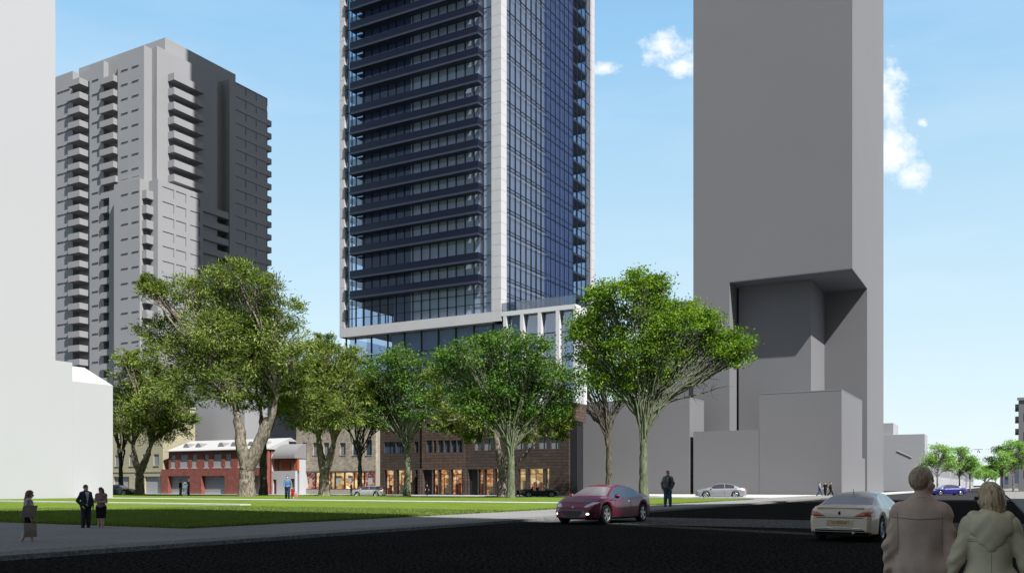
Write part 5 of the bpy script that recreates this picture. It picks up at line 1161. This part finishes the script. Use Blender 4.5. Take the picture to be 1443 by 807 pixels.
beige = cloth('beige_cotton', (.80, .655, .43), 22, .35); taupe = cloth('taupe_jacket_cloth', (.64, .44, .335), 22, .35)

# woman with shopping bags
t, J, s = person('woman with auburn hair carrying two large grey bags past the lawn', 40, 767.5, 78, face(40, -88), [('tee', cloth('pale_grey_top', (.45, .40, .38))), ('shorts', blk), ('hair_long', HR), ('shoes', pale_shoe), ('sunglasses', shoe)],
    dict(kneeL=(-.08, .12, .50), ankL=(-.08, .10, .09), kneeR=(.08, -.02, .49), ankR=(.08, -.22, .12), elL=(-.24, -.02, 1.12), wrL=(-.25, .05, .86), elR=(.25, -.04, 1.13), wrR=(.27, .06, .86), head=(0, .05, 1.61), look=(0, 1, -.25)), h=.012, male=False)
hang = thing('shopping_bag', 'upper grey shopping bag tucked under the arm of the auburn haired woman', 'bag', t.location, t.rotation_euler.z); hang.scale = t.scale
def bag(tt, y0, y1, z0, z1, x0, x1, mt, tilt=0):
    m = MB(); n = 6; T_ = lambda y, z: (y+(z-z0)*tilt, z)
    q = []
    for (z, fl_) in ((z0, .75), (z0+.06, .9), ((z0+z1)/2, 1.1), (z1, .8)):
        xm = (x0+x1)/2; hw = (x1-x0)/2*fl_; r = []
        for (xx, yy) in ((xm-hw, y0), (xm+hw, y0), (xm+hw*1.15, (y0+y1)/2), (xm+hw, y1), (xm-hw, y1), (xm-hw*1.15, (y0+y1)/2)): Y_, Z_ = T_(yy, z); r.append((xx, Y_, Z_))
        q.append(r)
    for r in q: m.v += r
    for i in range(3):
        for k in range(6): m.f.append((i*6+k, i*6+(k+1) % 6, i*6+6+(k+1) % 6, i*6+6+k))
    m.f.append(tuple(range(5, -1, -1))); obj('bag_body', m, mt, tt)
    for xx in (x0, x1): Y_, Z_ = T_((y0+y1)/2, z1); obj('handle', MB().tube([(xx, Y_-.09, Z_-.01), (xx, Y_-.06, Z_+.14), (xx, Y_+.06, Z_+.14), (xx, Y_+.09, Z_-.01)], .008, 5), M['under'], tt)
bgm = mat('grey_bag_paper', (.24, .20, .165), .5, var=.2, vscale=5)
bag(hang, -.24, .16, .90, 1.26, .30, .40, bgm, .25)
hang = thing('shopping_bag', 'lower shiny grey shopping bag hanging from the hand of the auburn haired woman', 'bag', t.location, t.rotation_euler.z); hang.scale = t.scale
bag(hang, -.14, .22, .28, .72, .30, .40, mat('satin_bag', (.28, .245, .20), .35, var=.3, vscale=4), 0)
person('man in dark suit standing with hand in pocket beside the woman in black skirt', 121, 747, 65, face(121, -155), [('trousers', grey_trs), ('shirt', wht), ('jacket', navy_suit), ('shirtfront', wht), ('hair_short', HB), ('shoes', shoe)],
    dict(elR=(.27, -.1, 1.14), wrR=(.16, .06, .93), elL=(-.26, -.05, 1.13), wrL=(-.22, .10, .92), head=(.02, .04, 1.62), look=(-.3, 1, -.25)), h=.012)
person('woman in black skirt and dusty pink top looking at her hands beside the suited man', 142.5, 747, 62, face(142, 165), [('tee', pinkc), ('skirt', blk), ('hair_long', HB), ('shoes', shoe)],
    dict(elL=(-.22, .05, 1.15), wrL=(-.06, .22, 1.14), elR=(.22, .05, 1.15), wrR=(.05, .24, 1.13), head=(0, .07, 1.60), look=(.15, 1, -.6), kneeL=(-.06, .05, .5), ankL=(-.05, -.02, .09), kneeR=(.07, .02, .5), ankR=(.1, -.06, .09)), h=.012, male=False)
person('man in leather jacket and jeans standing alone near the maroon coupe', 941, 715.5, 53, face(941, 180), [('jeans', denim), ('tee', greyc), ('jacket', leath), ('shirtfront', greyc), ('hair_short', HB), ('shoes', pale_shoe), ('sunglasses', shoe)],
    dict(elL=(-.27, -.06, 1.16), wrL=(-.2, .06, .93), elR=(.27, -.06, 1.15), wrR=(.24, .08, .9), ankL=(-.12, -.02, .08), ankR=(.12, -.02, .08)), h=.013)
person('man in light blue shirt walking over the lawn with a red clad child', 405, 704.6, 35, face(405, 180), [('jeans', dden), ('shirt', blue_sh), ('hair_short', HB), ('shoes', shoe)], WALK, h=.018)
person('small child in red beside the man in the blue shirt', 412.5, 704.4, 19, face(412, 180), [('tee', redc), ('shorts', redc), ('hair_short', HB), ('shoes', pale_shoe)], WALK, h=.022)
person('tiny child in pink at the right of the red clad child', 417.5, 704.2, 12, face(417, 190), [('dress', cloth('pink_cloth', (.5, .2, .26))), ('hair_short', HB), ('shoes', pale_shoe)], None, h=.026)
grp = 'three people chatting before the red brick house'
person('person in black top at the left of the chatting trio', 254.5, 699.6, 24, face(254, -120), [('jeans', greyc), ('shirt', blk), ('hair_short', HB), ('shoes', pale_shoe)], None, h=.02, group=grp)
person('person in grey blue clothes in the middle of the chatting trio', 260.5, 700, 24.5, face(260, 10), [('jeans', cloth('pale_denim', (.15, .2, .26))), ('shirt', cloth('grey_blue_shirt', (.22, .26, .3))), ('hair_short', HB), ('shoes', pale_shoe)], None, h=.02, group=grp)
person('grey haired person in dark green at the right of the chatting trio', 265.5, 699.7, 25, face(265, 70), [('trousers', blk), ('shirt', cloth('dark_green_shirt', (.03, .07, .07))), ('hair_short', HG), ('shoes', shoe)], None, h=.02, group=grp)
person('person in black reading by the silver wagon', 495, 699.3, 20.5, face(495, 100), [('trousers', blk), ('shirt', blk), ('hair_short', HB), ('shoes', shoe)], dict(elL=(-.22, .06, 1.15), wrL=(-.1, .28, 1.2), elR=(.22, .06, 1.15), wrR=(.1, .28, 1.2)), h=.02)
person('person in black walking past the dark entrance of the brown brick building', 602, 698.6, 16.5, face(602, 170), [('trousers', blk), ('tee', blk), ('hair_short', HB), ('shoes', shoe)], WALK, h=.022)
person('dark clad person at the left of the pair by the lit brown shop', 683, 698.2, 14.5, face(683, 0), [('trousers', grey_trs), ('shirt', redc), ('hair_short', HB), ('shoes', shoe)], None, h=.022)
person('dark clad person at the right of the pair by the lit brown shop', 692, 698.2, 14.5, face(692, 60), [('trousers', blk), ('shirt', blk), ('hair_short', HB), ('shoes', shoe)], WALK, h=.022)
person('walker in white shirt and black trousers behind the dark green open top car', 729.5, 700, 17, face(729, -92), [('trousers', blk), ('shirt', wht), ('hair_short', HB), ('shoes', pale_shoe)], WALK, h=.02)
person('person in light blue shirt at the left of the three walkers', 1155, 699, 20.5, face(1155, -95), [('jeans', denim), ('shirt', cloth('light_blue_shirt', (.25, .33, .42))), ('hair_short', HB), ('shoes', shoe)], WALK, h=.02, group='three walkers by the low grey block')
person('person in black in the middle of the three walkers by the low grey block', 1163, 699, 20, face(1163, 170), [('trousers', blk), ('tee', blk), ('hair_short', HB), ('shoes', shoe)], WALK, h=.02, group='three walkers by the low grey block')
person('person in dark clothes at the right of the three walkers by the low grey block', 1170.5, 699, 20.5, face(1170, -90), [('trousers', blk), ('shirt', cloth('charcoal_shirt', (.03, .025, .025))), ('hair_short', HB), ('shoes', shoe)], WALK, h=.02, group='three walkers by the low grey block')
# driver and passenger of the open car
for lx, ly, mt, lab in ((-.12, .0, wht, 'driver in white top sitting in the dark green open top car'), (-.75, 0, greyc, 'rear passenger in grey top sitting in the dark green open top car')):
    sit = dict(kneeL=(-.1, .42, .98), kneeR=(.1, .42, .98), ankL=(-.1, .5, .62), ankR=(.1, .5, .62), elL=(-.22, .12, 1.15), wrL=(-.12, .34, 1.2), elR=(.22, .12, 1.15), wrR=(.12, .34, 1.2))
    p_, J, s = person(lab, 760, 700, 20, 0, [('shirt', mt), ('hair_short', HB), ('jeans', dden)], sit, h=.022, scale=1.05)
    mw = Matrix.Translation(cvt.location) @ cvt.rotation_euler.to_matrix().to_4x4() @ Matrix.Scale(1.11, 4); v = mw @ Vector((lx, .0 if 0 else (-.36 if lx > -.5 else .3), -.42)); p_.location = v; p_.rotation_euler = (0, 0, cvt.rotation_euler.z-math.pi/2)
# ---- the couple in the foreground, seen from behind
YM = 6.75
t, J, s = person('older man with grey fair hair in a creased taupe jacket walking away in the foreground', 1298, 0, 0, face(1290, -6), [('trousers', grey_trs), ('coat', taupe), ('hair_short', HF), ('shoes', shoe)],
    dict(look=(.6, 1, .03), head=(.01, .02, 1.63), shL=(-.142, -.01, 1.395), shR=(.142, -.01, 1.395), elL=(-.21, -.03, 1.13), wrL=(-.225, .06, .87), elR=(.21, -.02, 1.12), wrR=(.205, .07, .87), kneeL=(-.1, .1, .5), ankL=(-.1, .12, .08), kneeR=(.1, -.05, .5), ankR=(.1, -.2, .1)), Y=YM, h=.009, fold=.0095, skin=SKD, scale=.963)
jk = [o for o in t.children if o.name.startswith('coat')][0]
def seam_on(jacket, pts, mt, rad=.0035, back=True):
    """a stitched seam pressed onto the back of the jacket"""
    bm = bmesh.new(); bm.from_mesh(jacket.data); bv = BVHTree.FromBMesh(bm); bm.free(); P = []
    for i in range(len(pts)-1):
        for q in range(8):
            x = pts[i][0]+(pts[i+1][0]-pts[i][0])*q/8; z = pts[i][1]+(pts[i+1][1]-pts[i][1])*q/8; hh = bv.ray_cast(Vector((x, -1, z)), Vector((0, 1, 0)))
            if hh[0]: P.append(tuple(hh[0]+Vector((0, -.001, 0))))
    if len(P) > 2: return obj('seam', MB().tube(P, rad, 5), mt, jacket)
dk = cloth('seam_thread', (.30, .22, .19))
seam_on(jk, [(-.2, 1.36), (0, 1.345), (.2, 1.36)], dk); seam_on(jk, [(-.16, 1.40), (-.155, 1.2), (-.16, 1.05)], dk, .002); seam_on(jk, [(.16, 1.40), (.155, 1.2), (.16, 1.05)], dk, .002); seam_on(jk, [(-.18, .78), (0, .775), (.18, .78)], dk)
t, J, s = person('blonde woman in a beige hooded jacket and sunglasses walking away at the right edge', 1395, 0, 0, face(1395, 4), [('trousers', dden), ('coat', beige), ('hair_bob', HL), ('shoes', shoe), ('sunglasses', shoe)],
    dict(look=(-.62, 1, -.08), head=(-.005, .02, 1.63), elL=(-.28, -.03, 1.12), wrL=(-.36, .04, .90), elR=(.28, -.03, 1.12), wrR=(.35, .06, .90), kneeL=(-.1, .1, .5), ankL=(-.1, .12, .08), kneeR=(.1, -.05, .5), ankR=(.1, -.2, .1)), Y=6.5, h=.009, fold=.007, male=False, scale=.895)
jk = [o for o in t.children if o.name.startswith('coat')][0]
dk2 = cloth('beige_seam', (.40, .34, .24)); seam_on(jk, [(-.17, 1.28), (.17, 1.28)], dk2, .003); seam_on(jk, [(-.17, 1.295), (.17, 1.295)], dk2, .002); seam_on(jk, [(0, 1.27), (0, 1.0), (0, .9)], dk2, .002)
def hood(P):
    a = smin([ellip(P, (0, -.105, 1.40), (.15, .06, .11)), capsule(P, (-.12, -.03, 1.47), (.12, -.03, 1.47), .045, .045, .8), ellip(P, (0, -.125, 1.31), (.075, .04, .11)), capsule(P, (-.1, .03, 1.47), (-.11, .09, 1.38), .035, .03), capsule(P, (.1, .03, 1.47), (.11, .09, 1.38), .035, .03)], .025)
    return a+.003*np.sin(P[:, 2]*40+np.abs(P[:, 0])*50)
V, Fq = surf(hood, (-.25, -.22, 1.2), (.25, .18, 1.58), .009); npmesh('hood', V, Fq, beige, t, smooth=True)
